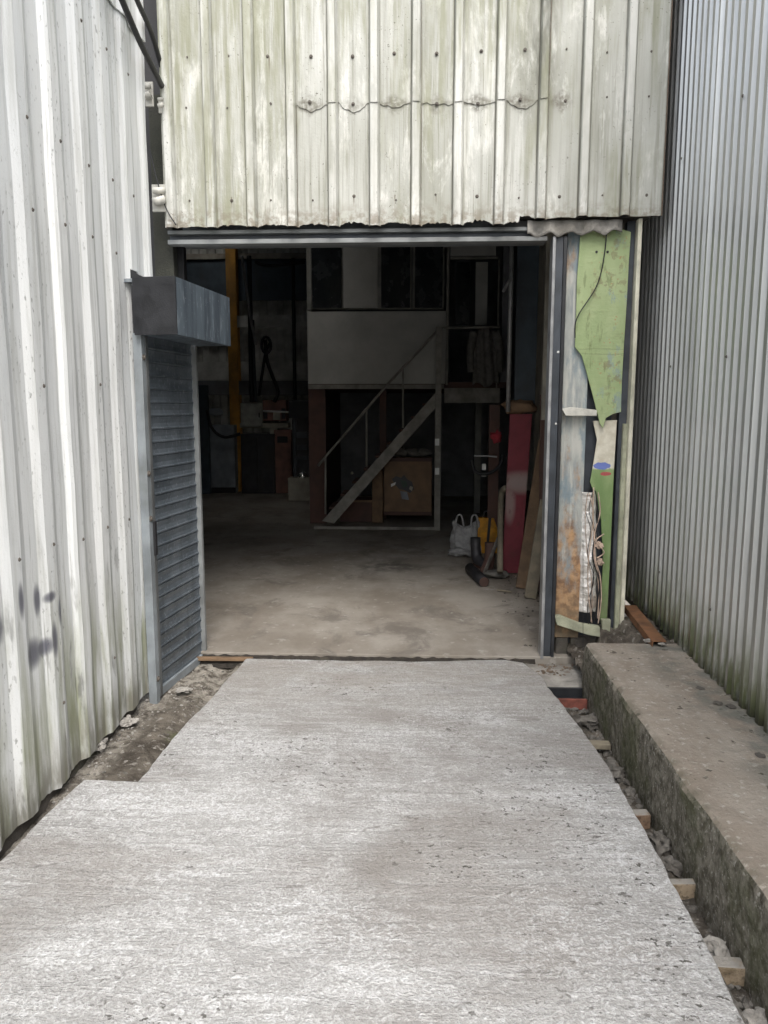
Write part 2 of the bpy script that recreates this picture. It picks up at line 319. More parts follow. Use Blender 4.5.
M = dict(
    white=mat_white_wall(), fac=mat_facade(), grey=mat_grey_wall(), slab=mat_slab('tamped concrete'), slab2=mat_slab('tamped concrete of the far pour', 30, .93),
    floor=mat_floor(), dirt=mat_dirt(), ledge=mat_ledge(), rcol=mat_rusty_column(), green=mat_green(), lgreen=mat_lower_green(),
    shut=mat_shutter(), boxf=mat_boxface(), red=mat_red(), foil=mat_foil(),
    brk=mat_brick('buff brick', (.15, .115, .075), (.32, .255, .18)), brk2=mat_brick('orange brick', (.13, .085, .06), (.27, .185, .125)),
    redclay=simple('red clay', (.17, .055, .04), .85, var=.4, sc=20, dirtamt=.5, bump=.4),
    rim=simple('broken fibre edge', (.20, .15, .11), .95, sc=60, bump=.8, dirtamt=.7),
    darkbox=simple('dark steel and hollow shade', (.014, .015, .018), .5, var=.3, sc=12, dirt=(.2, .21, .22), dirtamt=.12),
    galv=simple('dull galvanised steel', (.31, .315, .32), .42, .4, sc=7, dirt=(.18, .19, .18), dirtamt=.5),
    galvd=simple('dark steel', (.06, .068, .08), .45, .4, sc=6, dirtamt=.4),
    bluegrey=simple('blue grey frame paint', (.27, .30, .325), .5, .2, sc=5, dirt=(.10, .10, .08), dirtamt=.5),
    lintel=simple('grey lintel paint', (.13, .14, .145), .5, .2, sc=5, dirtamt=.5),
    lintell=simple('pale lintel lip', (.20, .21, .21), .55, .1, sc=5, dirtamt=.5),
    cream=simple('cream post paint', (.60, .58, .47), .6, sc=6, dirt=(.12, .14, .06), dirtamt=.65),
    wood=simple('grey weathered timber', (.20, .175, .13), .85, sc=9, dirt=(.07, .09, .04), dirtamt=.7, bump=.5),
    gapstrip=simple('near-black gap strip', (.03, .025, .02), .9, sc=30, var=.5, dirt=(.10, .09, .07), dirtamt=.5, bump=.8),
    woodd=simple('dark mossy timber', (.035, .036, .028), .9, sc=9, dirt=(.015, .018, .01), dirtamt=.7, bump=.5),
    pipe=simple('black pipe', (.022, .022, .024), .5, sc=9, dirt=(.1, .1, .1), dirtamt=.3),
    woodb=simple('brown plank', (.17, .11, .065), .8, sc=9, dirtamt=.6, bump=.4),
    woodg=simple('mossy pale timber', (.36, .37, .27), .85, sc=9, dirt=(.10, .12, .04), dirtamt=.7, bump=.5),
    rust=simple('rusty steel', (.20, .095, .045), .85, sc=16, dirt=(.07, .035, .02), dirtamt=.7, bump=.5),
    old=simple('dark old masonry', (.10, .09, .08), .95, sc=9, dirt=(.06, .07, .03), dirtamt=.6, bump=.9),
    gwave=simple('grey fibre cement offcut', (.30, .285, .26), .9, sc=12, dirt=(.10, .09, .07), dirtamt=.7, bump=.5),
    black=simple('black rubber and gap shade', (.012, .012, .014), .6, dirtamt=.1),
    bolt=simple('rusted bolt', (.13, .115, .10), .8, .3, sc=60),
    bracket=simple('off white bracket', (.50, .49, .44), .7, sc=10, dirtamt=.6),
    orange=simple('yellow orange column paint', (.45, .23, .035), .6, sc=4, dirtamt=.5),
    inwall=simple('dirty interior sheet', (.50, .51, .48), .85, sc=3, dirtamt=.35),
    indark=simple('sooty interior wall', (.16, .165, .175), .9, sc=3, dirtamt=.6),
    navy=simple('dark blue steel', (.05, .07, .09), .6, sc=5, dirtamt=.5),
    office=simple('office hardboard', (.40, .40, .375), .75, sc=3, var=.12, dirtamt=.15),
    officed=simple('office frame paint', (.20, .20, .18), .7, sc=6, dirtamt=.3),
    glass=simple('dirty dark glass', (.015, .018, .02), .25, sc=5, dirt=(.06, .06, .055), dirtamt=.5, bump=.03),
    stair=simple('worn stair steel', (.23, .22, .195), .7, sc=8, dirtamt=.5),
    brown=simple('dark brown timber', (.085, .045, .035), .75, sc=6, dirtamt=.4),
    ply=simple('stained plywood', (.19, .12, .07), .75, sc=5, dirtamt=.4),
    beige=simple('beige steel', (.42, .41, .34), .6, sc=5, dirtamt=.4),
    box=simple('grey enclosure', (.33, .34, .31), .55, sc=8, dirtamt=.25),
    dred=simple('dull red steel', (.20, .10, .08), .65, sc=6, dirtamt=.5),
    machine=simple('dark machine', (.04, .04, .045), .5, .2, sc=8, dirtamt=.4),
    lblue=simple('pale blue grey steel', (.24, .27, .31), .6, sc=4, dirtamt=.5),
    bag=simple('white polythene', (.33, .33, .33), .5, sc=12, dirtamt=.5, bump=.8),
    ybag=simple('amber sacking', (.58, .27, .02), .6, sc=14, dirtamt=.35, bump=.7),
    cloth=simple('grey work cloth', (.16, .155, .14), .9, sc=14, dirtamt=.4, bump=.7),
    redcloth=simple('red rag', (.25, .02, .03), .85, sc=14, dirtamt=.2),
    paper=simple('white label', (.8, .8, .78), .6, dirtamt=.05, var=.05),
    rope=simple('pinkish twine', (.50, .38, .30), .9, sc=30, dirtamt=.4),
    stone=simple('grey rubble', (.15, .14, .125), .95, sc=20, var=.45, dirtamt=.5, bump=.8),
    stonel=simple('pale mortar lump', (.38, .36, .33), .95, sc=20, dirtamt=.3, bump=.8),
    chrome=simple('bright steel', (.8, .8, .78), .25, .9, dirtamt=.1),
    dgreen=simple('dark foliage print', (.02, .05, .03), .6, dirtamt=.2),
    grime=simple('old plaster', (.35, .33, .28), .85, sc=4, dirtamt=.6),
)

# ------------------------------------------------------------ mesh helper
class MB:
    def __init__(s): s.v = []; s.f = []
    def add(s, vs, fs):
        o = len(s.v); s.v += [V(q) for q in vs]; s.f += [tuple(i+o for i in f) for f in fs]; return s
    def box(s, c, d, rot=None):
        c = V(c); d = V(d)/2; m = rot or Matrix.Identity(3)
        vs = [c + m @ V((x*d.x, y*d.y, z*d.z)) for x in (-1, 1) for y in (-1, 1) for z in (-1, 1)]
        return s.add(vs, [(0, 1, 3, 2), (4, 6, 7, 5), (0, 4, 5, 1), (2, 3, 7, 6), (0, 2, 6, 4), (1, 5, 7, 3)])
    def bb(s, a, b):
        a, b = V(a), V(b); return s.box((a+b)/2, (abs(b.x-a.x), abs(b.y-a.y), abs(b.z-a.z)))
    def prism(s, pts, ext):
        n = len(pts); ext = V(ext); a = [V(p) for p in pts]
        return s.add(a + [p+ext for p in a], [tuple(range(n)), tuple(reversed(range(n, 2*n)))] +
                     [(i, i+n, (i+1) % n+n, (i+1) % n) for i in range(n)])
    def bar(s, a, b, w, h, up=(0, 0, 1)):
        a, b = V(a), V(b); t = (b-a); L = t.length; t.normalize(); u = V(up)
        if abs(t.dot(u)) > .99: u = V((0, 1, 0))
        sd = t.cross(u).normalized(); u = sd.cross(t)
        return s.box((a+b)/2, (w, L, h), Matrix((sd, t, u)).transposed())
    def tube(s, pts, r, n=8):
        pts = [V(p) for p in pts]; vs = []; fs = []; N = len(pts); pu = None
        for i, p in enumerate(pts):
            t = (pts[min(i+1, N-1)] - pts[max(i-1, 0)]).normalized()
            u = pu - t*pu.dot(t) if pu else t.orthogonal()
            u.normalize(); pu = u; w = t.cross(u); rr = r[i] if isinstance(r, (list, tuple)) else r
            vs += [p + (u*cos(2*pi*k/n) + w*sin(2*pi*k/n))*rr for k in range(n)]
        for i in range(N-1):
            for k in range(n): fs.append((i*n+k, i*n+(k+1) % n, (i+1)*n+(k+1) % n, (i+1)*n+k))
        fs += [tuple(reversed(range(n))), tuple(range((N-1)*n, N*n))]
        return s.add(vs, fs)
    def grid(s, nx, ny, fn):
        vs = [fn(i/(nx-1), j/(ny-1)) for j in range(ny) for i in range(nx)]
        return s.add(vs, [(j*nx+i, j*nx+i+1, (j+1)*nx+i+1, (j+1)*nx+i) for j in range(ny-1) for i in range(nx-1)])
    def lump(s, c, r, sub=2, rough=.3, seed=0, squash=(1, 1, 1)):
        bm = bmesh.new(); bmesh.ops.create_icosphere(bm, subdivisions=sub, radius=1)
        vs = []
        for v in bm.verts:
            d = 1 + rough*mn.noise(v.co*1.6 + V((seed*7.1, seed*3.3, seed))) + rough*.5*mn.noise(v.co*4 + V((seed, 0, seed))) - rough*.35*abs(mn.noise(v.co*7 + V((0, seed, 0))))
            vs.append(V(c) + V((v.co.x*squash[0], v.co.y*squash[1], v.co.z*squash[2]))*d*r)
        fs = [tuple(q.index for q in f.verts) for f in bm.faces]; bm.free()
        return s.add(vs, fs)
    def build(s, name, mat, parent=None, bevel=0, smooth=False, solid=0, rim=None, label=None, cat=None, group=None, kind=None, off=0):
        xs = [q.x for q in s.v]; ys = [q.y for q in s.v]; zs = [q.z for q in s.v]
        o = V(((min(xs)+max(xs))/2, (min(ys)+max(ys))/2, min(zs)))
        me = bpy.data.meshes.new(name); me.from_pydata([q-o for q in s.v], [], s.f)
        me.materials.append(M[mat] if isinstance(mat, str) else mat)
        if not solid:
            bm = bmesh.new(); bm.from_mesh(me); bmesh.ops.recalc_face_normals(bm, faces=bm.faces); bm.to_mesh(me); bm.free()
        if smooth: me.polygons.foreach_set('use_smooth', [True]*len(me.polygons))
        ob = bpy.data.objects.new(name, me); COL.objects.link(ob)
        if parent: ob.parent = parent; ob.location = o - WL[parent.name]
        else: ob.location = o
        WL[ob.name] = o
        if solid:
            md = ob.modifiers.new('solid', 'SOLIDIFY'); md.thickness = abs(solid); md.offset = -1 if solid > 0 else 1
            if rim: me.materials.append(M[rim]); md.material_offset_rim = 1
        if bevel:
            md = ob.modifiers.new('bevel', 'BEVEL'); md.width = bevel; md.segments = 2; md.limit_method = 'ANGLE'
        return tag(ob, label, cat, group, kind)
WL = {}
def tag(o, label=None, cat=None, group=None, kind=None):
    for k, q in (('label', label), ('category', cat), ('group', group), ('kind', kind)):
        if q: o[k] = q
    return o
def thing(name, label, cat, loc, group=None):
    o = bpy.data.objects.new(name, None); COL.objects.link(o); o.location = loc; o.empty_display_size = .1
    WL[o.name] = V(loc)
    return tag(o, label, cat, group)

# corrugated sheet: place(s, off, z) -> point
def sheet(name, mat, parent, s0, s1, prof, zb, zt, place, solid=.006, rim=None, nz=14, ds=.01, dent=.002, smooth=False, label=None):
    m = MB(); ns = max(3, int((s1-s0)/ds)+1)
    ss = sorted(set([s0+(s1-s0)*i/(ns-1) for i in range(ns)] + [k for k in prof[1] if s0 < k < s1]))
    vs = []
    ts = [0, .004, .012, .03, .06] + [.06+.94*(i+1)/nz for i in range(nz)]
    for t in ts:
        for q in ss:
            b = zb(q) if callable(zb) else zb; e = zt(q) if callable(zt) else zt
            z = b+(e-b)*t
            vs.append(place(q, prof[0](q) + dent*mn.noise(V((q*5, z*2.5, 1.3))), z))
    n = len(ss)
    m.add(vs, [(j*n+i, j*n+i+1, (j+1)*n+i+1, (j+1)*n+i) for j in range(len(ts)-1) for i in range(n-1)])
    return m.build(name, mat, parent, solid=solid, rim=rim, smooth=smooth, label=label)

def trapz(p0, pitch, a, b, c, d, depth, smin, smax):
    # off: 0 in pan; rises a..b to depth, falls c..d (fractions of the pitch)
    def f(q):
        t = ((q-p0)/pitch) % 1
        if t < a or t > d: return 0
        if t < b: return depth*(t-a)/(b-a)
        if t < c: return depth
        return depth*(1-(t-c)/(d-c))
    ks = []
    k = math.floor((smin-p0)/pitch)-1
    while p0+k*pitch < smax+pitch:
        ks += [p0+(k+q)*pitch for q in (a, b, c, d)]; k += 1
    return f, ks

# ------------------------------------------------------------ ground
def nz3(x, y, s, seed=0): return mn.fractal(V((x*s, y*s, seed)), 1.0, 2.0, 4)
g = MB()
g.grid(3, 3, lambda a, b: V((-120+240*a, -120+240*b, -.5)))
g.build('ground', simple('yard paled for bounce', (.30, .29, .27), .9, sc=2, dirtamt=.3), kind='structure')  # unseen yard, colour lightened to throw light back onto the walls
g = MB()
def dz_(x, y):
    e = .018*nz3(x, y, 3.1) + .012*nz3(x, y, 14, 3)
    if x < -1: e += .03*max(0, (y-3.9)) - (.035*math.exp(-((x+1.26)/.07)**2) if y > 3.0 else .02)
    return -.085 + e
g.grid(230, 520, lambda a, b: (lambda x, y: V((x, y, dz_(x, y) if not (-1.2 < x < .75 and y < 4.6) else -.2)))(-1.75+3.2*a, -1.5+6.28*b))
g.build('dirt_strip', 'dirt', smooth=True, kind='structure')

def poly_slab(name, mat, pts, z, th, dark=None, jit=.006, step=.02):
    # outline with small jitter, capped and with a rounded edge
    out = []
    n = len(pts)
    for i in range(n):
        a, b = V(pts[i]), V(pts[(i+1) % n]); k = max(1, int((b-a).length/step))
        t = (b-a).normalized(); nn = V((t.y, -t.x))
        for j in range(k):
            p = a.lerp(b, j/k); p = p + nn*(jit*mn.noise(V((p.x*16, p.y*16, 2.))) + jit*2.2*mn.noise(V((p.x*3.7, p.y*3.7, 8.))))
            out.append(p)
    m = MB(); c = V((sum(p.x for p in out)/len(out), sum(p.y for p in out)/len(out)))
    def ring(ins, zz): return [V((p.x, p.y, zz)) + (V((c.x-p.x, c.y-p.y, 0)).normalized()*ins) for p in out]
    vs = ring(.010, z) + ring(.003, z-.004) + ring(0, z-.012) + ring(0, z-th); k = len(out)
    fs = [tuple(range(k))]
    for r in range(3):
        for i in range(k): fs.append((r*k+i, (r+1)*k+i, (r+1)*k+(i+1) % k, r*k+(i+1) % k))
    m.add(vs, fs)
    return m.build(name, mat, kind='structure')
P2 = lambda px, py, z=0: (lambda q: (q.x, q.y))(atZ(px, py, z))
poly_slab('near_concrete_slab', 'slab', [(-1.50, -3), (.905, -3), (.905, 1.83), P2(690, 915), P2(644, 828), P2(619, 782), P2(300, 781), P2(135, 780), P2(84, 779), P2(40, 820), P2(1, 860), (-1.51, 1.6)][::-1], 0, .14)
poly_slab('far_concrete_slab', 'slab2', [(-1.245, 3.066), (.905, 3.066), P2(600, 754), P2(583, 730), P2(563, 703), P2(553, 691), P2(538, 673), P2(524, 662), P2(505, 659), (0, 4.705), P2(246, 658), P2(190, 719)][::-1], -.003, .14)
# thin lower lip left by the formwork
m = MB(); m.prism([V((.88, -3, -.045)), V((.93, -3, -.045)), V((.93, 2.75, -.045)), V((.88, 2.85, -.045))], (0, 0, -.07))
m.build('slab_lip', 'stone', kind='structure')
# mortar patch beside the drive at the door's right
m = MB(); m.grid(40, 40, lambda a, b: V((.66+.56*a, 4.31+.42*b, -.022+.010*nz3(a, b, 5)+.006*nz3(a, b, 16))))
m.build('mortar_patch', 'gwave', smooth=True, kind='structure')
m = MB(); m.bb((-9, 4.805, -.2), (1.32, 16, .004)); m.build('workshop_floor', 'floor', kind='structure', bevel=.006)

# ------------------------------------------------------------ loose rubble
def rubble(name, label, cat, n, area, zfn, rr, mat, seed, kind='stuff'):
    random.seed(seed); m = MB()
    for i in range(n):
        x, y = area(random.random(), random.random()); r = rr[0]+(rr[1]-rr[0])*random.random()**3
        m.lump((x, y, zfn(x, y)+r*.2), r, 1, .6, i, (random.uniform(.7, 1.3), random.uniform(.7, 1.3), random.uniform(.5, .9)))
    return m.build(name, mat, label=label, cat=cat, kind=kind)
lx = lambda y: -1.50+(.2*min(1, max(0, (y-3.06)))) if y < 3.1 else -1.2
rubble('gravel', 'loose grey gravel and grit in the dirt strip along the white wall', 'gravel', 330,
       lambda a, b: (-1.60+.36*a*a if b > .25 else -1.62+.1*a, 2.3+2.4*b), lambda x, y: dz_(x, y)-.003, (.002, .012), 'stone', 3)
rubble('mortar_crumbs', 'pale mortar crumbs scattered at the foot of the white wall', 'crumbs', 240,
       lambda a, b: (-1.60+.12*a+.15*(b > .6)*a, 2.7+2.0*b), lambda x, y: dz_(x, y)+.004, (.0015, .010), 'stonel', 5)
rubble('gravel', 'dark stones and grit in the gap between the drive and the low kerb', 'gravel', 900,
       lambda a, b: (.86+.17*a, 1.5+2.8*b), lambda x, y: -.085, (.004, .024), 'stone', 9)
rubble('brick_crumbs', 'reddish crumbs under the rusty column beside the doorway', 'crumbs', 300,
       lambda a, b: (.76+.30*a, 4.52+.22*b), lambda x, y: -.026, (.002, .014), 'rim', 11)

def chunk(px, py, z, r, mat, name, label, cat, sq=(1, 1, .7), seed=1, group=None):
    p = atZ(px, py, z); m = MB(); m.lump((p.x, p.y, z+r*.1), r, 3, .8, seed, sq)
    return m.build(name, mat, label=label, cat=cat, group=group)
chunk(662, 846, -.06, .045, 'stone', 'stone', 'rough grey stone lying beside the topmost orange brick in the gap', 'stone', (1, 1.1, .8), 3)
chunk(672, 866, -.07, .04, 'stone', 'stone', 'dark grey stone just behind the whitish-topped buff brick in the gap', 'stone', (1, 1, .8), 8)
chunk(717, 949, -.06, .035, 'gwave', 'stone', 'smooth flat grey stone between two bricks in the gap at lower right', 'stone', (1.1, 1.2, .6), 5)
chunk(756, 1020, -.07, .032, 'stonel', 'stone', 'cream stone at the bottom right corner below the stacked bricks', 'stone', (1, 1, .7), 6)
chunk(592, 722, -.05, .05, 'stone', 'stone', 'jagged brown stone beside the red clay channel', 'stone', (1.2, 1, .6), 13)
chunk(612, 772, -.07, .045, 'stone', 'stone', 'dark stone against the low kerb, below the thin plank end', 'stone', (1, 1.4, .6), 15)
chunk(98, 745, -.06, .04, 'stonel', 'stone', 'pale lump of mortar at the foot of the white wall', 'stone', (1, 1.3, .6), 17)
chunk(127, 722, -.06, .035, 'stonel', 'stone', 'small white lump under the white wall near the shutter frame', 'stone', (1.3, 1.3, .6), 19)
chunk(184, 690, -.05, .03, 'stonel', 'stone', 'whitish lump on the dirt beside the foot of the roller shutter', 'stone', (1.5, 1.2, .5), 23)
chunk(60, 775, -.08, .04, 'stone', 'stone', 'grey stone in the dark gap under the white wall, left of the drive corner', 'stone', (1, 1.5, .6), 25)

def brick(px, py, z, size, rz, mat, label, cat='brick', name='brick', tilt=0):
    p = atZ(px, py, z); m = MB()
    rot = Matrix.Rotation(rz, 3, 'Z') @ Matrix.Rotation(tilt, 3, 'X')
    m.box((p.x, p.y, z-size[2]/2), size, rot)
    return m.build(name, mat, bevel=.005, label=label, cat=cat, group='bricks in the gap beside the kerb' if cat == 'brick' else None)
brick(637, 812, -.015, (.10, .05, .065), .1, 'brk2', 'small orange brick wedged in the gap, farthest of the bricks from the camera')
brick(684, 881, -.02, (.17, .035, .07), .06, 'brk', 'buff brick with a whitish top jutting from under the drive into the gap')
brick(734, 962, -.02, (.16, .05, .062), -.05, 'brk', 'pitted buff brick on top of another at the lower right corner')
brick(739, 974, -.085, (.13, .055, .07), .05, 'brk2', 'orange brick underneath the pitted buff one at the lower right corner')
brick(598, 742, -.02, (.12, .05, .03), -.05, 'wood', 'short grey timber offcut bridging the gap beside the kerb', 'timber offcut', 'timber_offcut')

# red clay channel, its hollow coloured near-black for the shade inside
p = atZ(569, 697, -.02)
t = thing('clay_channel', 'red clay channel with a dark hollow beside the end of the low kerb', 'drain channel', (p.x, p.y, -.09))
m = MB(); m.bb((p.x-.09, p.y-.03, -.085), (p.x+.10, p.y-.012, -.022)); m.build('front_wall', 'redclay', t, bevel=.003)
m = MB(); m.bb((p.x-.14, p.y+.10, -.085), (p.x+.10, p.y+.115, -.004)); m.build('rear_wall', 'darkbox', t, bevel=.003)
m = MB(); m.bb((p.x-.09, p.y-.011, -.085), (p.x+.10, p.y+.099, -.06)); m.build('base', 'darkbox', t)

# ------------------------------------------------------------ low kerb
def ledge_mesh():
    m = MB(); X0, X1, Y0, Y1, Z0, Z1 = 1.0, 1.62, -3, 4.29, -.35, .27
    prof = [(X0, Z0), (X0-.004, Z0+.15), (X0, Z1-.25), (X0+.002, Z1-.12), (X0+.004, Z1-.03), (X0+.01, Z1-.01), (X0+.025, Z1-.001)] + \
           [(X0+.025+(X1-X0-.025)*i/16, Z1) for i in range(1, 17)]
    # denser profile
    pr = []
    for (a, b), (c, d) in zip(prof[:-1], prof[1:]):
        k = max(1, int(math.hypot(c-a, d-b)/.02))
        pr += [(a+(c-a)*i/k, b+(d-b)*i/k) for i in range(k)]
    pr.append(prof[-1]); n = len(pr); ny = 300; vs = []
    for j in range(ny):
        y = Y0+(Y1-Y0)*(j/(ny-1))**.8
        for (x, z) in pr:
            q = V((x*4, y*4, z*4)); e = .010*mn.noise(q)+.006*mn.noise(q*5)
            edge = math.exp(-((x-X0)**2+(z-Z1)**2)/.0012)
            e2 = edge*.012*max(0, mn.noise(V((y*9, 1, 5)))+mn.noise(V((y*25, 3, 5)))*.5)
            side = 1 if z < Z1-.02 else 0
            vs.append(V((x + (e*.8 if side else 0)+e2, y+(.010*mn.noise(V((x*9, z*9, 2))) if j == ny-1 else 0), z + (0 if side else e*.5)-e2)))
    fs = [(j*n+i, j*n+i+1, (j+1)*n+i+1, (j+1)*n+i) for j in range(ny-1) for i in range(n-1)]
    last = (ny-1)*n
    vs.append(V((X1, Y1, Z0))); fs.append(tuple(range(last, last+n)) + (len(vs)-1,))
    m.add(vs, fs); return m
ledge_mesh().build('concrete_kerb', 'ledge', smooth=False, label='low broad concrete kerb with mossy side running along the grey wall', cat='kerb')

# ------------------------------------------------------------ white wall on the left
XW = -1.60
pf = trapz(3.03-.02, .282, -.03, .14, .42, .64, .019, -3, 5)
wl = thing('white_wall', 'white profiled sheet wall streaked with dirt and green at its foot', 'wall', (XW, 2, -.1))
wplace = lambda s, o, z: V((XW+o, s, z))
def wbot(q): return -.028 + .012*mn.noise(V((q*9, 0, 3))) + (.010*mn.noise(V((q*50, 1, 3))))
seams = [-3, -1.4, -.3, .8, 1.95, 3.30]
for a, b in zip(seams[:-1], seams[1:]):
    sheet('wall_sheet', 'white', wl, a, b+.03, pf, wbot, 3.80, lambda s, o, z, b=b: V((XW+o+(.008 if s > b-.0 else 0), s, z)), solid=.007, nz=20, ds=.02, dent=.006)
sheet('wall_sheet', 'white', wl, 3.30, 4.165, pf, wbot, 3.80, lambda s, o, z: V((XW+o+.003, s, z)), solid=.007, nz=20, ds=.02, dent=.006)
sheet('wall_sheet', 'white', wl, 4.168, 4.50, pf, lambda q: 2.41+.004*mn.noise(V((q*30, 0, 0))), 3.80, lambda s, o, z: V((XW+o+.003, s, z)), solid=.007, nz=14, ds=.02, dent=.006)
for a, b in ((-3, .8), (.8, 2.9), (2.9, 4.50)):
    sheet('upper_sheet', 'white', wl, a, b-.003, pf, lambda q: 3.72+.006*mn.noise(V((q*20, 0, 0))), 4.7, lambda s, o, z: V((XW+o+.016, s, z)), solid=.007, nz=10, ds=.02, dent=.006)
def bolt_mb(p, n, r=.009, h=.008):
    n = V(n); m = MB(); m.tube([p, p+n*h*.35, p+n*h*.36, p+n*h], [r*1.35, r*1.3, r*.75, r*.6], 8); return m
for zrow, sel in ((.35, 1), (1.05, 1), (1.75, 1), (2.46, 1), (2.80, 2), (3.42, 1)):
    for k in range(-2, 6):
        y = 3.03-.02+.282*k+.295*.282*1; y = 3.01+.282*k+.08
        if (k+sel) % 2 == 0 and zrow in (.35, 1.75): continue
        if 2.3 < y < 4.45 and not (y > 4.1 and zrow < 2.5):
            zz = zrow+random.uniform(-.015, .015)
            bolt_mb(V((XW+.031+.002, y, zz)), (1, 0, 0), .0065, .006).build('bolt', 'bolt', wl)
# hidden backing so the wall is closed, set well behind the sheets
m = MB(); m.bb((XW-.16, -3, -.1), (XW-.02, 4.05, 4.6)); m.build('backing_wall', 'old', wl)

# ------------------------------------------------------------ grey wall on the right
XG0, XG1 = 1.535, 1.50      # slightly splayed: X at Y=4.3 and at Y=3.0
gx = lambda y: XG0 + (y-4.29)*(XG0-XG1)/1.27
def gprof():
    per = .090
    return trapz(0, per, .0, .12, .50, .62, .018, 0, 7)
gw = thing('grey_wall', 'dark grey corrugated steel wall green with algae at its foot', 'wall', (1.5, 2, .25))
seams = [.2, 1.3, 2.35, 3.42, 4.15, 5.2, 6.2]
for i, (a, b) in enumerate(zip(seams[:-1], seams[1:])):
    sheet('steel_sheet', 'grey', gw, a, b+.012, gprof(), lambda q: .262+.006*mn.noise(V((q*20, 3, 3))), 5.0,
          lambda s, o, z, b=b: V((gx(s)+.022-o-(.004 if s > b else 0), s, z)), solid=-.002, nz=16, ds=.03, dent=.0012)
m = MB(); m.prism([V((gx(.2)+.03, .2, .2)), V((gx(6.2)+.03, 6.2, .2)), V((gx(6.2)+.2, 6.2, .2)), V((gx(.2)+.2, .2, .2))], (0, 0, 4.7)); m.build('backing_wall', 'old', gw)
for zrow in (.62, 1.9, 3.1):
    for k in range(3):
        y = 2.9+.88*k
        bolt_mb(V((gx(y)-.0005, y, zrow)), (-1, 0, 0), .006, .006).build('bolt', 'bolt', gw)

# ------------------------------------------------------------ cladding over the doorway
YF = 4.76
fp = trapz(RX0, PITCHX, -.01, .03, .17, .225, .034, -2, 2)
fc = thing('cladding_panel', 'pale weathered ribbed cladding hanging above the workshop doorway', 'cladding', (0, YF, 2.76))
def fplace(s, o, z): return V((s, YF-o, z))
def chip(q):
    t = ((q-RX0)/PITCHX) % 1; base = 2.762 + .004*mn.noise(V((q*8, 0, 1))) + (.030 if q > .62 else 0)
    if q > .96: return base+.008+.012*max(0, mn.noise(V((q*22, 5, 0))))
    if t < .26 or t > .97: return base-.004+.002*mn.noise(V((q*60, 0, 0)))
    k = sin(pi*(t-.26)/.71)
    a = [.35, .8, .8, .9, 1.3, 1., .8, 1.5, .9, .4, .35, .3][int((q-RX0)/PITCHX) % 12]
    return base + a*max(0, k)**.6*.017*(1+.9*mn.noise(V((q*26, 2, 0)))+.6*mn.noise(V((q*70, 7, 0))))
XL, XR = -1.572, 1.476
x3 = RX0+3*PITCHX+.05; x7 = RX0+6*PITCHX+.05; x9 = RX0+9*PITCHX+.05
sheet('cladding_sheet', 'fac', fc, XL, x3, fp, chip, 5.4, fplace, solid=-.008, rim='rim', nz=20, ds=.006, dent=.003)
def lap(q):
    t = ((q-RX0)/PITCHX) % 1
    if t < .23 or t > .985: return 3.462 + .016*mn.noise(V((q*7, 4, 0)))
    u = (t-.23)/.75; k = sin(pi*u)
    A = [0, 0, 0, .04, .042, .02, .008, .018, .035, .028, .006, .004][int((q-RX0)/PITCHX) % 12]
    return 3.462 + .016*mn.noise(V((q*7, 4, 0))) - A*max(0, k)**1.5 + .010*mn.noise(V((q*30, 0, 4))) + .5*A*(math.exp(-((u-.05)/.05)**2)+math.exp(-((u-.95)/.05)**2))*.4
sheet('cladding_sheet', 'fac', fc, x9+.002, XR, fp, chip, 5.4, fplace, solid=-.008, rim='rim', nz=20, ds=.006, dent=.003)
for a, b in ((x3+.002, x7), (x7+.002, x9)):
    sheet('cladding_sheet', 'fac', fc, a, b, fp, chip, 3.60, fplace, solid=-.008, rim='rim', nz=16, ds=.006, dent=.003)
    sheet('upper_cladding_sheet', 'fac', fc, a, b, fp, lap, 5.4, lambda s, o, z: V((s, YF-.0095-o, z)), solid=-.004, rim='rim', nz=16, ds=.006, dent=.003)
random.seed(4)
for i in range(12):
    for zr in (2.925, 3.465, 3.74):
        if random.random() < .1: continue
        xx = RX0+PITCHX*(i+.60)+random.uniform(-.012, .012)
        lift = .0150 if (zr > 3.43 and 3 <= i < 9) else .004
        bolt_mb(V((xx, YF-lift, zr+random.uniform(-.015, .015))), (0, -1, 0), .0085, .010).build('bolt', 'bolt', fc)

# wall carrying the cladding, and dark front left of the doorway
fw = thing('front_wall', 'dark wall behind the pale cladding and beside the doorway', 'wall', (0, 4.95, 0))
m = MB(); m.bb((-1.50, 4.86, 2.82), (1.44, 5.0, 5.4)); m.build('upper_wall', 'old', fw)
m = MB(); m.bb((-2.0, 5.15, 2.82), (-1.5, 5.2, 5.4)); m.build('upper_wall', 'black', fw)  # black colour stands in for the deep shade of the gap
m = MB(); m.bb((-2.0, 5.0, -.1), (-1.54, 5.06, 2.815)); m.build('side_wall', 'black', fw)  # coloured black for the shade left of the doorway

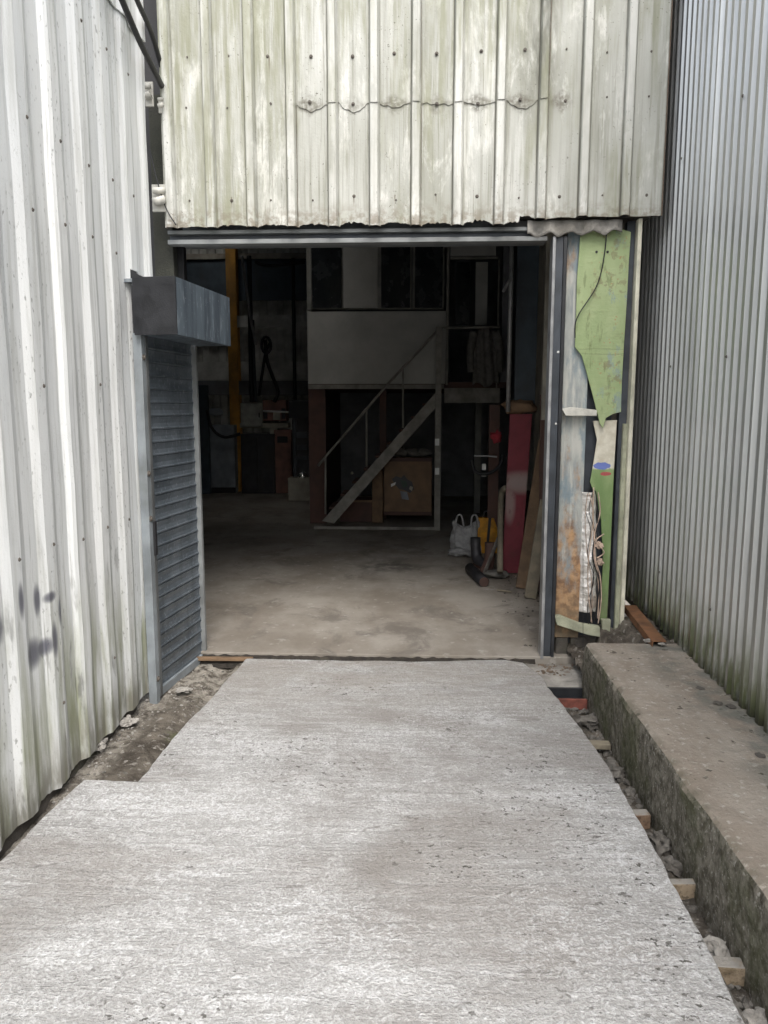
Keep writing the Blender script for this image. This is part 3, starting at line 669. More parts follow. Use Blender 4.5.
# timber post and clutter in the left gap
m = MB(); a = atY(152, 150, 4.84); m.bb((-1.70, 4.90, -.05), (-1.575, 4.98, 3.6)); m.build('timber_post', 'woodd', bevel=.004, label='grey weathered timber post at the left edge of the doorway', cat='post')
t = thing('drain_pipes', 'two black pipes slanting down the dark gap beside the white wall', 'pipes', (-1.6, 4.5, 3))
def bez(pts, n=14):
    pts = [V(p) for p in pts]; out = []
    for i in range(len(pts)-1):
        p0 = pts[max(0, i-1)]; p1 = pts[i]; p2 = pts[i+1]; p3 = pts[min(len(pts)-1, i+2)]
        for k in range(n):
            u = k/n; out.append(.5*((2*p1)+(p2-p0)*u+(2*p0-5*p1+4*p2-p3)*u*u+(3*p1-p0-3*p2+p3)*u**3))
    return out+[pts[-1]]
m = MB(); m.tube(bez([atX(98, -60, -1.50), atX(122, 0, -1.51), atX(140, 42, -1.52), atX(155, 72, -1.53), atX(165, 92, -1.56)]), .017); m.build('pipe', 'pipe', t, smooth=True)
m = MB(); m.tube(bez([atX(122, -40, -1.50), atX(137, 0, -1.52), atX(151, 32, -1.54), atX(160, 62, -1.56), atX(166, 84, -1.56)]), .015); m.build('pipe', 'pipe', t, smooth=True)
def brk(px, py, w, h, label):
    p = atY(px, py, 4.72); t = thing('bracket', label, 'bracket', (p.x, 4.75, p.z-h/2))
    m = MB(); m.bb((p.x-w/2, 4.72, p.z-h/2), (p.x+w/2, 4.735, p.z+h/2)); m.build('plate', 'bracket', t, bevel=.003)
    m = MB(); m.tube([(p.x-w*.3, 4.69, p.z-h*.2), (p.x+w*.4, 4.69, p.z-h*.1)], h*.16, 8); m.tube([(p.x-w*.3, 4.69, p.z+h*.22), (p.x+w*.4, 4.69, p.z+h*.22)], h*.12, 8); m.build('clip', 'bracket', t, smooth=True)
brk(149, 94, .05, .14, 'worn off-white bracket beside the black pipes high in the gap')
brk(162, 105, .045, .09, 'small pale bracket against the left edge of the cladding, below the pipes')
brk(160, 198, .10, .16, 'off-white bracket beside the lower left corner of the cladding')
m = MB(); m.tube(bez([atY(150, 150, 4.70), atY(157, 180, 4.7), atY(166, 208, 4.7), atY(176, 225, 4.69)]), .004, 6); m.build('cable', 'black', smooth=True, label='thin black cable curving down to the lower left corner of the cladding', cat='cable')

# ------------------------------------------------------------ lintel (track) over the door
t = thing('door_track', 'long grey steel track across the top of the doorway', 'door track', (0, 4.84, 2.66))
m = MB(); m.bb((-1.575, 4.80, 2.735), (.735, 4.87, 2.757)); m.build('top_flange', 'lintell', t, bevel=.002)
m = MB(); m.bb((-1.575, 4.845, 2.700), (.735, 4.87, 2.733)); m.build('web', 'galvd', t)
m = MB(); m.bb((-1.575, 4.795, 2.672), (.80, 4.87, 2.700)); m.build('lower_flange', 'lintell', t, bevel=.003)
m = MB(); m.bb((-1.50, 4.875, 2.675), (.80, 4.95, 2.81)); m.build('rear_beam', 'lintel', t)
# wavy offcut above the right pier
m = MB(); wx0, wx1 = atY(527, 226, 4.80).x, atY(622, 226, 4.80).x
m.grid(90, 6, lambda a, b: V((wx0+(wx1-wx0)*a, 4.795-.016*(.5+.5*cos(a*2*pi*4.3)), 2.70+.09*b+ (.010*cos(a*2*pi*4.3)*(1-b)) + (.012*mn.noise(V((a*14, 0, 3)))*(1-b)) + .02*a*(1-b))))
m.build('corrugated_offcut', 'gwave', solid=.007, rim='rim', smooth=True, label='strip of grey corrugated sheet poking out under the cladding above the green board', cat='sheet offcut')

# ------------------------------------------------------------ roller shutter on the left
DV = V((.09, .72, 0)).normalized(); NV = V((DV.y, -DV.x, 0))
S0 = V((-1.555, 4.13, 0))
def sp(s, o, z): return S0+DV*s+NV*o+V((0, 0, z))
t = thing('roller_shutter', 'closed grey roller shutter with a dark housing box beside the doorway', 'roller shutter', (S0.x, S0.y+.3, 0))
def obox(m, s0, s1, o0, o1, z0, z1):
    return m.prism([sp(s0, o0, z0), sp(s1, o0, z0), sp(s1, o1, z0), sp(s0, o1, z0)], (0, 0, z1-z0))
m = MB(); nsl = 27; z0 = -.01; ph = (2.06-z0)/nsl; vs = []; L = .70
for i in range(nsl):
    for q, o in ((0, .006), (.06, .013), (.14, .013), (.22, .008), (.5, .004), (.8, .007), (.94, .010), (.985, .005)):
        z = z0+(i+q)*ph
        vs.append(sp(.075, o, z)); vs.append(sp(.075+L-.07, o, z))
m.add(vs, [(2*i, 2*i+1, 2*i+3, 2*i+2) for i in range(len(vs)//2-1)])
m.build('slat_curtain', 'shut', t, solid=.003)
m = MB(); obox(m, -.002, .040, -.02, .030, -.11, 2.06); g1 = m.build('guide_rail', 'bluegrey', t, bevel=.002)
m = MB(); obox(m, .042, .073, -.02, .032, -.06, 2.05); m.build('guide_channel', 'lintel', t, bevel=.002)
m = MB(); obox(m, .708, .735, -.02, .035, -.03, 2.05); m.build('far_guide', 'lintell', t, bevel=.002)
m = MB(); obox(m, .076, .705, -.015, .026, -.065, -.012); m.build('bottom_bar', 'bluegrey', t, bevel=.003)
for z in (.06, 1.02, 1.28, 1.93): bolt_mb(sp(.018, .030, z), NV, .013, .012).build('bolt', 'bolt', g1)
m = MB(); obox(m, .035, .060, .033, .045, .80, 1.0); m.build('lock', 'black', t, bevel=.002)
hb = thing('tmp', 'x', 'x', (0, 0, 0)); bpy.data.objects.remove(hb)
m = MB(); obox(m, -.03, .75, .235, .262, 2.045, 2.35); bx = m.build('housing_front', 'boxf', t, bevel=.002)
m = MB(); obox(m, -.045, -.031, .015, .262, 2.045, 2.352); m.build('housing_end', 'darkbox', t, bevel=.001)
m = MB(); obox(m, -.03, .733, -.05, .234, 2.33, 2.348); m.build('housing_top', 'bluegrey', t)
m = MB(); obox(m, -.03, .733, .05, .234, 2.047, 2.055); m.build('housing_base', 'boxf', t)
m = MB(); obox(m, .735, .75, -.01, .234, 2.047, 2.348); m.build('housing_end', 'darkbox', t)

# threshold gap, a near-black strip covers the floor's front face
m = MB(); m.grid(160, 5, lambda a, b: V((-1.47+2.27*a, 4.715+.087*b+.006*mn.noise(V((a*60, 3, 1))), -.075+.062*b+.012*mn.noise(V((a*45, b*4, 7)))))); m.build('threshold_channel', 'gapstrip', smooth=True, kind='structure')
a = atZ(203, 658, -.02)
m = MB(); m.box((-1.28, 4.745, -.022), (.38, .035, .022), Matrix.Rotation(.02, 3, 'Z')); m.build('plank', 'woodb', bevel=.003, label='short brown board lying in the threshold at the foot of the shutter', cat='board')

# ------------------------------------------------------------ right pier of the doorway
YP = 4.85
def tr(pts, y=YP): return [atY(a, b, y) for a, b in pts]
def ext(mb, name, mat, pts, y, th, **k):
    m = mb or MB(); m.prism(tr(pts, y), (0, th, 0)); return m.build(name, mat, **k)
jx0, jx1 = atY(553, 400, 4.82).x, 0
t = thing('door_guide', 'tall galvanised steel guide rail at the right edge of the doorway', 'guide rail', (.83, 4.85, 0))
xa = atY(547, 430, 4.82).x
m = MB(); m.bb((xa-.002, 4.80, -.01), (xa+.018, 4.90, 2.70)); m.build('front_strip', 'galv', t, bevel=.003)
m = MB(); m.bb((xa+.019, 4.815, .0), (xa+.066, 4.90, 2.70)); m.build('channel', 'galvd', t, bevel=.002)
m = MB(); m.bb((xa+.067, 4.805, .0), (xa+.088, 4.90, 2.70)); m.build('rear_strip', 'darkbox', t, bevel=.002)
for z in (1.55, 2.0): bolt_mb(V((xa+.054, 4.815, z)), (0, -1, 0), .006, .006).build('bolt', 'chrome', t)

m = MB(); m.bb((xa+.10, 4.865, .12), (atY(583, 500, 4.87).x, 4.90, 2.76))
cl = m.build('steel_column', 'rcol', bevel=.003, label='old steel column with blue-grey paint flaking to orange rust', cat='column')
m = MB(); m.bb((xa+.11, 4.87, -.08), (1.03, 5.1, .115)); m.build('masonry_block', 'old', bevel=.008, label='mossy masonry block under the rusty steel column', cat='block')
# green board, torn to a point
gp = [(581, 228), (600, 224), (618, 228), (631, 232), (629, 260), (627, 300), (624, 345), (622, 380), (621, 412), (613, 414), (606, 418), (603, 428), (600, 424), (596, 408), (592, 392), (586, 370), (582, 356), (575, 347), (576, 320), (577, 280)]
gb = ext(None, 'green_board', 'green', gp, 4.835, .012, bevel=.002, label='light green painted board torn to a point at its lower end', cat='board')
for px, py in ((596.5, 252), (607.5, 252)):
    p = atY(px, py, 4.834); m = MB(); m.tube([p, p+V((0, -.002, 0))], .008, 10); m.build('hole', 'black', gb)
lg = [(593, 421), (617, 420), (614, 470), (611, 540), (607, 620), (600, 620), (603, 560), (601, 520), (597, 500), (590, 482), (594, 460), (597, 440)]
ext(None, 'green_strip', 'lgreen', lg, 4.866, .010, bevel=.002, label='narrow curved green strip with a bare cream top and a blue and red mark', cat='board')
m = MB(); m.tube(bez([atY(607, 216, 4.80), atY(605, 250, 4.81), atY(597, 285, 4.81), atY(577, 318, 4.81), atY(575, 338, 4.81)]), .0035, 6); m.build('cable', 'black', smooth=True, label='thin dark cable hanging down across the green board', cat='cable')
# cream post
t = thing('cream_post', 'tall narrow cream post between the doorway pier and the grey wall', 'post', (1.33, 4.84, 0))
xc = 1.352
m = MB(); m.bb((xc, 4.80, .10), (xc+.024, 4.86, 2.80)); m.build('front_flange', 'cream', t, bevel=.003)
m = MB(); m.bb((xc-.05, 4.865, .10), (xc-.001, 4.93, 2.80)); m.build('inner_web', 'galvd', t, bevel=.002)
m = MB(); m.bb((xc-.028, 4.83, .12), (xc-.001, 4.862, 1.55)); m.build('side_lip', 'woodg', t, bevel=.002)
# back board behind the insulation
m = MB(); m.bb((1.03, 4.925, .05), (1.27, 4.945, 2.8)); m.build('backing_board', 'galvd', label='dark grey sheet behind the green board and the foil insulation', cat='board')
# foil insulation
m = MB(); c0 = atY(590, 560, 4.88)
def foilf(a, b):
    x = atY(578+3*b, 620-128*b, 4.86).x; x2 = atY(597, 620-128*b, 4.86).x
    xx = x+(x2-x)*a; zz = atY(590, 612-120*b, 4.86).z
    bul = .05*max(0, sin(pi*a))**.5
    p = V((xx*7+zz*5, zz*4-xx*5, 1)); return V((xx+.008*mn.noise(p*2), 4.90-bul-.030*abs(mn.noise(p*1.3))-.018*abs(mn.noise(p*3)), zz+.012*mn.noise(V((xx*20, 0, 2)))))
m.grid(24, 110, foilf); m.build('insulation_roll', 'foil', solid=.002, smooth=True, label='crumpled silver foil insulation stuffed beside the rusty column', cat='insulation')
t = thing('twine_bundle', 'tangled pinkish cords and dark wires hanging over the foil insulation', 'cord', (1.13, 4.85, .25))
random.seed(12)
for k in range(7):
    x0 = 588+random.uniform(0, 10); pts = [atY(x0+random.uniform(-4, 4)*(1 if j else .2) + j*.3, 490+j*22+random.uniform(-4, 4), 4.83-.012*random.random()) for j in range(7)]
    m = MB(); m.tube(bez(pts, 6), random.choice((.0022, .003, .004)), 6); m.build('cord', 'rope' if k % 3 else 'black', t, smooth=True)
m = MB(); m.lump(atY(599, 545, 4.82), .024, 3, .7, 4, (1, .6, 1)); m.build('knot', 'rope', t, smooth=True)
m = MB(); m.lump(atY(600, 562, 4.82), .022, 3, .7, 5, (1, .6, 1)); m.build('knot', 'rope', t, smooth=True)
m = MB(); m.tube(bez([atY(604, 534, 4.81), atY(596, 541, 4.80), atY(604, 552, 4.80), atY(597, 558, 4.81)]), .004, 6); m.build('cord', 'rope', t, smooth=True)
# shelves/brackets
m = MB(); m.prism([atY(562, 409, 4.80), atY(571, 407, 4.80), atY(597, 410, 4.80), atY(597, 416, 4.80), atY(566, 416, 4.80)], (0, .05, 0)); m.build('shelf_bracket', 'bracket', bevel=.004, label='small off-white metal ledge bracket on the rusty column beside the green tip', cat='bracket')
t = thing('bottom_rail', 'mossy pale timber rail across the foot of the right pier', 'rail', (1.0, 4.82, .15))
m = MB(); m.prism(tr([(555, 617), (560, 616), (580, 624), (600, 627), (600, 637), (588, 635), (557, 625)], 4.80), (0, .05, 0)); m.build('rail', 'woodg', t, bevel=.003)
m = MB(); m.prism(tr([(602, 620), (611, 620), (609, 645), (603, 645)], 4.81), (0, .04, 0)); m.build('stub', 'woodg', t, bevel=.003)
m = MB(); a = atY(560, 650, 4.84); m.bb((1.05, 4.88, -.08), (1.30, 5.0, .12)); m.build('masonry_block', 'old', bevel=.008, label='dark masonry block between the rusty column foot and the cream post', cat='block')
# drip rod hanging below
m = MB(); m.tube([atY(583, 540, 4.80), atY(583, 600, 4.80), atY(583, 655, 4.80)], .0018, 5); m.build('wire', 'black', label='single dark wire hanging straight down in front of the column foot', cat='wire')

# rusty angle iron and bits behind the kerb
t0 = V((1.47, 5.0, .31)); t1 = V((1.425, 4.24, .30))
t = thing('angle_iron', 'rusty angle iron lying at the foot of the grey wall', 'angle iron', (1.44, 4.6, .27))
m = MB(); m.bar(t0, t1, .075, .006); m.build('flange', 'rust', t)
m = MB(); m.bar(t0+V((-.040, 0, -.020)), t1+V((-.040, 0, -.020)), .006, .045); m.build('flange', 'rust', t)
m = MB(); m.grid(30, 30, lambda a, b: V((1.02+.55*a, 4.295+.7*b, .20+.03*nz3(a, b, 6)+.02*nz3(a, b, 17)+(.05 if a > .6 else 0)-.15*(a < .35)))); m.build('earth_bank', 'dirt', smooth=True, kind='structure')
chunk(649, 641, .285, .018, 'stonel', 'stone', 'small white stone at the far end of the kerb near the angle iron', 'stone', (1.6, 1, .6), 31)
chunk(662, 644, .285, .012, 'stonel', 'stone', 'tiny white chip on the kerb at the foot of the grey wall', 'stone', (1.6, 1, .6), 33)
for i, (px, py, w) in enumerate(((700, 688, 'nearest the far end'), (718, 703, 'second from the far end'), (731, 706, 'close to the wall in the middle'), (760, 755, 'at the right edge of the picture'))):
    p = atZ(px, py, .275); m = MB(); m.lump(p, .016, 2, .5, 40+i, (1.3, 1.6, .25)); m.build('leaf_litter', 'old', label='dark clump of moss on the kerb top, '+w, cat='moss', group='moss clumps on the kerb')

exec_interior = True
# ------------------------------------------------------------ interior shell
XI0, XI1, YB, ZR = -7.5, 1.34, 14.9, 6.2
sh = thing('workshop_building', 'dark workshop building shell with sheet walls seen through the doorway', 'building', (-2, 10, 0))
bp = trapz(0, .33, .0, .12, .5, .62, .04, -8, 3)
sheet('rear_wall', 'inwall', sh, XI0, 3.4, bp, 0, ZR, lambda s, o, z: V((s, YB-o, z)), solid=-.01, nz=6, ds=.2)
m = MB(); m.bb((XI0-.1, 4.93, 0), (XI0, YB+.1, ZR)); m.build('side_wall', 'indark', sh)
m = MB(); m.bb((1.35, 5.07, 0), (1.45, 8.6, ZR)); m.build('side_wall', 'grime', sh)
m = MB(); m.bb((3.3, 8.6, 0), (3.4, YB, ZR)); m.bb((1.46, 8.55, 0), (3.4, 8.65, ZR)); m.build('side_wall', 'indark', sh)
m = MB(); ys_ = [4.87, 7.6, 8.5, 12.6, 13.3, YB+.1]; holes = {1: (-1.8, -1.2), 3: (-4.0, -3.5)}    # two openings added out of view to light the back
for i in range(5):
    if i in holes:
        m.bb((XI0-.1, ys_[i], ZR), (holes[i][0], ys_[i+1], ZR+.15)); m.bb((holes[i][1], ys_[i], ZR), (3.5, ys_[i+1], ZR+.15))
    else: m.bb((XI0-.1, ys_[i], ZR), (3.5, ys_[i+1], ZR+.15))
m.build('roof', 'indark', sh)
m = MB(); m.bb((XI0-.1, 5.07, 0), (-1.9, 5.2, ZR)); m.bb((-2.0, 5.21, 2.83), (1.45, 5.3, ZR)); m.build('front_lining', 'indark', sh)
m = MB(); m.bb((1.322, 5.1, -.2), (3.5, 16, .012)); m.build('workshop_floor', 'floor', kind='structure')
def rail(y, px0, py0, px1, py1, mat, d=.1, nm='sheeting_rail'):
    a = atY(px0, py0, y); b = atY(px1, py1, y); m = MB(); m.bb((a.x, y, min(a.z, b.z)), (b.x, y+d, max(a.z, b.z))); return m.build(nm, mat, sh)
rail(YB-.25, 170, 362, 322, 380, 'inwall'); rail(YB-.3, 170, 316, 322, 327, 'inwall'); rail(YB-.25, 170, 254, 322, 258, 'grime')
rail(YB-.28, 170, 381, 322, 395, 'indark', .05)
a = atY(223, 240, 14)
# dark band of wall above
rail(YB-.2, 170, 259, 322, 300, 'navy', .05)

# yellow column
pb = atZ(238, 491, .012); yp = pb.y
t = thing('steel_column', 'yellow-orange painted steel column at the back of the workshop', 'column', (pb.x, yp, 0))
w = .095
m = MB(); m.bb((pb.x-w, yp-.1, .012), (pb.x+w, yp-.085, ZR)); m.build('front_flange', 'orange', t, bevel=.002)
m = MB(); m.bb((pb.x-.01, yp-.085, .012), (pb.x+.01, yp+.1, ZR)); m.build('web', 'orange', t)
m = MB(); m.bb((pb.x-w, yp+.1, .012), (pb.x+w, yp+.115, ZR)); m.build('rear_flange', 'orange', t)

YQ = 14.3
def ibox(name, label, cat, px0, py0, px1, py1, mat, y=YQ, d=.3, parts=None, bevel=.01, base=False):
    a = atY(px0, py1, y); b = atY(px1, py0, y)
    z0 = .012 if base else a.z
    if parts is None:
        m = MB(); m.bb((a.x, y, z0), (b.x, y+d, b.z)); return m.build(name, mat, bevel=bevel, label=label, cat=cat)
    t = thing(name, label, cat, ((a.x+b.x)/2, y+d/2, z0))
    m = MB(); m.bb((a.x, y, z0), (b.x, y+d, b.z)); m.build('body', mat, t, bevel=bevel)
    for nm, fx0, fz0, fx1, fz1, mt, pr in parts:
        m = MB(); m.bb((a.x+(b.x-a.x)*fx0, y-pr, z0+(b.z-z0)*fz0), (a.x+(b.x-a.x)*fx1, y-.001, z0+(b.z-z0)*fz1)); m.build(nm, mt, t, bevel=.004)
    return t
ibox('control_box', 'grey electrical control box on the rear wall beside the yellow column', 'control box', 241, 403, 262, 427, 'box', parts=[('door', .04, .04, .96, .96, 'box', .02), ('handle', .85, .4, .9, .6, 'black', .05)])
ibox('distribution_box', 'dull red electrical box on the rear wall right of the grey control box', 'electrical box', 263, 400, 286, 421, 'dred', parts=[('switch_plate', .45, .05, .75, .5, 'beige', .03), ('dark_port', .03, .1, .2, .45, 'black', .02), ('dark_port', .8, .1, .97, .6, 'black', .02)])
ibox('trunking', 'beige trunking under the red electrical box', 'trunking', 240, 423, 288, 428, 'beige', y=YQ+.02, parts=[('drop', .62, -4.2, .78, -.05, 'beige', .02)])
ibox('cabinet', 'black cabinet standing right of the yellow column', 'cabinet', 242, 434, 274, 490, 'machine', y=14.1, d=.5, base=True, parts=[('door', .04, .04, .49, .95, 'machine', .02), ('door', .51, .04, .96, .95, 'machine', .02)])
ibox('cabinet', 'narrow red-brown cabinet between the black cabinet and the machine', 'cabinet', 275, 430, 291, 490, 'dred', y=14.2, d=.5, base=True, parts=[('door', .06, .04, .94, .72, 'dred', .02), ('vent', .2, .8, .8, .9, 'black', .02)])
ibox('pillar_drill', 'tall dark machine with a shiny metal cup beside the brown partition', 'machine', 293, 400, 309, 480, 'machine', y=13.3, d=.5, base=True, parts=[('guard', .1, .62, .9, .68, 'galvd', .04), ('guard', .1, .5, .9, .55, 'galvd', .04), ('guard', .1, .4, .9, .44, 'galvd', .04), ('head', -.1, .82, 1.1, .98, 'black', .15), ('column', .1, .0, .25, .8, 'galvd', .08)])
p = atY(303, 476, 13.1); m = MB(); m.tube([p+V((0, 0, -.03)), p, p+V((0, 0, .05)), p+V((0, 0, .10))], [.10, .11, .07, .02], 14); m.build('metal_bowl', 'chrome', smooth=True, label='shiny metal bowl on the dark machine by the brown partition', cat='bowl')
ibox('concrete_plinth', 'pale plinth under the dark machine beside the brown partition', 'plinth', 288, 478, 310, 489, 'grime', y=13.0, d=.25, base=True)
m = MB(); m.tube([atY(263, 411, 14.0), atY(310, 413, 14.0)], .018, 8); m.build('tube', 'paper', smooth=True, label='thin white tube running across in front of the red electrical box', cat='tube')
ibox('machine_cabinet', 'pale blue-grey machine cabinet left of the yellow column', 'machine', 207, 425, 234, 484, 'lblue', y=14.2, d=.5, base=True, parts=[('door', .05, .1, .95, .8, 'lblue', .02), ('dark_strip', .0, .0, 1, .08, 'black', .03), ('handle', .0, .5, .12, .66, 'black', .06)])
ibox('steel_panel', 'dark blue steel panel behind the far edge of the shutter', 'panel', 197, 385, 207, 490, 'navy', y=14.0, d=.1, base=True)
p = atY(216, 412, 14.0); m = MB(); m.lump(p, .10, 2, .3, 4, (1.5, .6, .8)); m.build('lamp_head', 'lblue', smooth=True, label='pale round fitting on an arm left of the yellow column', cat='fitting')
def cable(pts, r, label, cat='cable', mat='black', name='cable', y=14.2):
    m = MB(); m.tube(bez([atY(a, b, y) for a, b in pts], 8), r, 6); return m.build(name, mat, smooth=True, label=label, cat=cat)
cable([(207, 410), (212, 428), (224, 437), (240, 434)], .03, 'black hose looping down left of the yellow column', 'hose', name='hose', y=13.9)
cable([(249, 256), (250, 300), (251, 360), (252, 402)], .05, 'thick dark conduit dropping to the grey control box', 'conduit', name='conduit')
cable([(253, 320), (254, 360), (256, 402)], .03, 'thinner conduit close beside the thick one above the control box', 'conduit', name='conduit', mat='galvd')
cable([(242, 256), (246, 285), (250, 315), (256, 345)], .028, 'pale cable sloping down the rear wall from the lintel', 'cable', mat='galv', y=13.6)
cable([(265, 340), (267, 360), (272, 375), (278, 392), (274, 402)], .035, 'dark cable curving down to the red electrical box')
cable([(271, 342), (266, 352), (262, 375), (259, 396)], .03, 'dark cable curving down to the grey control box')
cable([(293, 258), (294, 330), (295, 400)], .035, 'straight dark pipe on the rear wall beside the office', 'pipe', name='pipe')
m = MB(); q = atY(266, 345, 14.1); m.tube([q+V((.09*cos(k*.5), .02*k/12, .15*sin(k*.5))) for k in range(26)], .025, 6); m.build('cable_coil', 'machine', smooth=True, label='coil of dark cable hanging on the rear wall left of the office', cat='cable coil')
cable([(305, 262), (270, 266), (255, 262)], .03, 'dark cable slung along the top of the rear wall')

# ------------------------------------------------------------ mezzanine office
YO = 10.42
of = thing('mezzanine_office', 'raised grey office with a row of windows above a dark recess', 'office', (-.6, YO+1, 1.9))
def orect(name, mat, x0, y0, x1, y1, dy=0., d=.03, parent=of, bevel=.003):
    a = atY(x0, y1, YO+dy); b = atY(x1, y0, YO+dy); m = MB(); m.bb((a.x, YO+dy, a.z), (b.x, YO+dy+d, b.z)); return m.build(name, mat, parent, bevel=bevel)
orect('front_panel', 'office', 308, 311, 446, 384)
orect('bottom_rail', 'stair', 308, 384.5, 444, 389, -.03, .06)
for i, (x0, x1, mt) in enumerate(((311, 341, 'glassd'), (342.5, 378, 'office'), (380, 411, 'glass'), (413.5, 444, 'glass'))):
    w = orect('window', 'officed', x0-1, 200, x1+1, 309.5, .02, .03)
    orect('pane' if mt != 'office' else 'blind', 'glass' if mt != 'office' else 'office', x0+1.2, 200, x1-.5, 308, .0, .019, w)
orect('corner_post', 'officed', 307, 200, 310, 310, -.02, .05)
orect('corner_post', 'stair', 445.5, 200, 450, 385, -.02, .05)
orect('head_board', 'office', 450.5, 200, 497, 256, .0, .03)
orect('door_frame', 'stair', 450.5, 256.5, 498, 259, -.02, .05)
orect('door_frame', 'stair', 496, 259.5, 500, 388, -.02, .05)
orect('door', 'office', 475, 262, 488, 325, .3, .03)
orect('inner_panel', 'glass', 455, 262, 470, 325, .3, .02)
orect('side_panel', 'indark', 500.5, 200, 512, 388, .05, .03)
orect('platform_edge', 'stair', 444, 388, 500, 403, -.05, .08)
a = atY(308, 386, YO); b = atY(512, 386, YO)
m = MB(); m.bb((a.x, YO+.04, a.z-.03), (b.x, YO+3.4, a.z+.05)); m.build('deck', 'brown', of)
m = MB(); m.bb((a.x, YO+.06, a.z+.06), (a.x+.05, YO+3.4, 5.2)); m.build('side_wall', 'office', of)
m = MB(); m.bb((a.x, YO+3.41, .012), (b.x+.5, YO+3.46, 5.2)); m.build('rear_wall', 'indark', of)
m = MB(); m.bb((a.x+.02, YO+.1, .012), (a.x+.10, YO+3.4, a.z-.04)); m.build('partition', 'brown', of)
m = MB(); m.bb((a.x+.0, YO+.02, .012), (a.x+.24, YO+.09, a.z-.035)); m.build('partition_end', 'brown', of)
m = MB(); a2 = atY(474, 500, YO+1.2); b2 = atY(480, 500, YO+1.2); m.bb((a2.x, YO+1.2, .012), (b2.x, YO+1.3, 1.9)); m.build('post', 'officed', of)
m = MB(); a2 = atY(383, 500, YO+.5); m.bb((a2.x-.05, YO+.5, .012), (a2.x+.05, YO+.56, 1.9)); m.build('post', 'brown', of)

# coat hanging in the doorway of the office
m = MB()
def coat(a, b):
    wd = .36*(1-.22*b) ; xx = (a-.5)*wd; c = atY(485, 385-58*b, YO-.1)
    return V((c.x+xx, YO-.14-.05*sin(pi*a)-.02*sin(a*19+b*2), c.z + (.03*sin(a*9) if b < .05 else 0) - (.07*abs(a-.5)*2 if b > .93 else 0)))
m.grid(28, 24, coat); t = m.build('coat', 'cloth', solid=.02, smooth=True, label='grey work coat hanging over the rail of the raised office doorway', cat='coat')
for s_ in (-1, 1):
    q = atY(485+s_*11, 332, YO-.16); e = atY(485+s_*14, 372, YO-.16); m = MB(); m.tube(bez([q, q.lerp(e, .5)+V((s_*.03, 0, 0)), e], 6), [.06]*6+[.05]*7, 8); m.build('sleeve', 'cloth', t, smooth=True)

# staircase (sideways on, rising to the right)
YS = YO-.50
st = thing('staircase', 'steep steel staircase with a thin handrail rising right to the platform', 'staircase', (-.5, YS+.35, 0))
def P(px, py, y=YS): return atY(px, py, y)
for yy in (YS, YS+.62):
    k = yy-YS
    lo = [P(322, 521), P(334, 523.5), P(439, 404), P(439, 389)]
    m = MB(); m.prism([q+V((0, k, 0)) for q in lo], (0, .045, 0)); m.build('stringer', 'stair', st, bevel=.003)
a, b = P(331, 515), P(437, 398)
for i in range(9):
    q = a.lerp(b, (i+.5)/9); m = MB(); m.bb((q.x-.11, YS+.047, q.z-.01), (q.x+.11, YS+.615, q.z+.018)); m.build('tread', 'brown', st, bevel=.003)
for yy in (YS-.01,):
    m = MB(); m.tube([P(318, 466), P(327, 455), P(387, 385), P(440, 328)], .018, 8); hr = m.build('handrail', 'stair', st, smooth=True)
    for (x, y0, y1) in ((325.5, 457, 514), (366.5, 409, 467), (403, 366, 428)):
        m = MB(); m.tube([P(x, y0), P(x, y1)], .014, 8); m.build('baluster', 'stair', st, smooth=True)
m = MB(); m.tube([P(440, 328), P(470, 327.5), P(500, 327)], .016, 8); m.build('landing_rail', 'stair', st, smooth=True)
m = MB(); a = P(314, 524); b = P(434, 524); m.bb((a.x, YS-.02, .013), (b.x, YS+.03, .055)); m.build('base_rail', 'stair', st, bevel=.003)
m = MB(); a = P(437, 526); m.bb((a.x-.04, YS-.04, .012), (a.x+.04, YS+.04, P(437, 327).z)); po = m.build('support_post', 'stair', st, bevel=.003)
for py in (442, 471):
    q = P(437, py); m = MB(); m.bb((q.x-.028, YS-.048, q.z-.045), (q.x+.028, YS-.0415, q.z+.045)); m.build('paper_label', 'paper', po)

# plywood crate under the stair
t = thing('plywood_panel', 'square stained plywood crate under the stairs with a torn dark print on it', 'crate', (P(408, 515, YO+.0).x, YO, .1))
a = P(384, 515, YO-.0); b = P(432, 458, YO-.0)
m = MB(); m.bb((a.x, YO, a.z), (b.x, YO+.35, b.z)); m.build('body', 'ply', t, bevel=.006)
m = MB(); m.bb((a.x, YO-.02, b.z-.05), (b.x, YO-.001, b.z)); m.build('batten', 'brown', t, bevel=.002)
m = MB(); m.bb((a.x, YO-.02, a.z), (b.x, YO-.001, a.z+.05)); m.build('batten', 'brown', t, bevel=.002)
def splat(name, mat, pts, y, par):
    m = MB(); m.prism([atY(px, py, y) for px, py in pts], (0, .002, 0)); return m.build(name, mat, par)
splat('torn_print', 'machine', [(392, 479), (396, 476), (401, 478), (404, 475), (407, 479), (412, 482), (414, 489), (410, 493), (404, 490), (399, 489), (394, 483)], YO-.004, t)
splat('torn_print', 'dgreen', [(400, 480), (406, 481), (408, 486), (403, 488)], YO-.008, t)
splat('torn_print', 'paper', [(391, 484), (396, 482), (395, 485), (391, 487)], YO-.008, t)
splat('torn_print', 'lblue', [(400, 491), (407, 492), (409, 500), (402, 499)], YO-.006, t)
splat('torn_print', 'grime', [(410, 486), (413, 487), (412, 491), (409, 489)], YO-.010, t)
ibox('crate', 'dark crate standing beneath the lower half of the stairs', 'crate', 340, 500, 372, 516, 'brown', y=YO+.15, d=.4, base=True, parts=[('lid', 0, .9, 1, 1, 'ply', .02)])
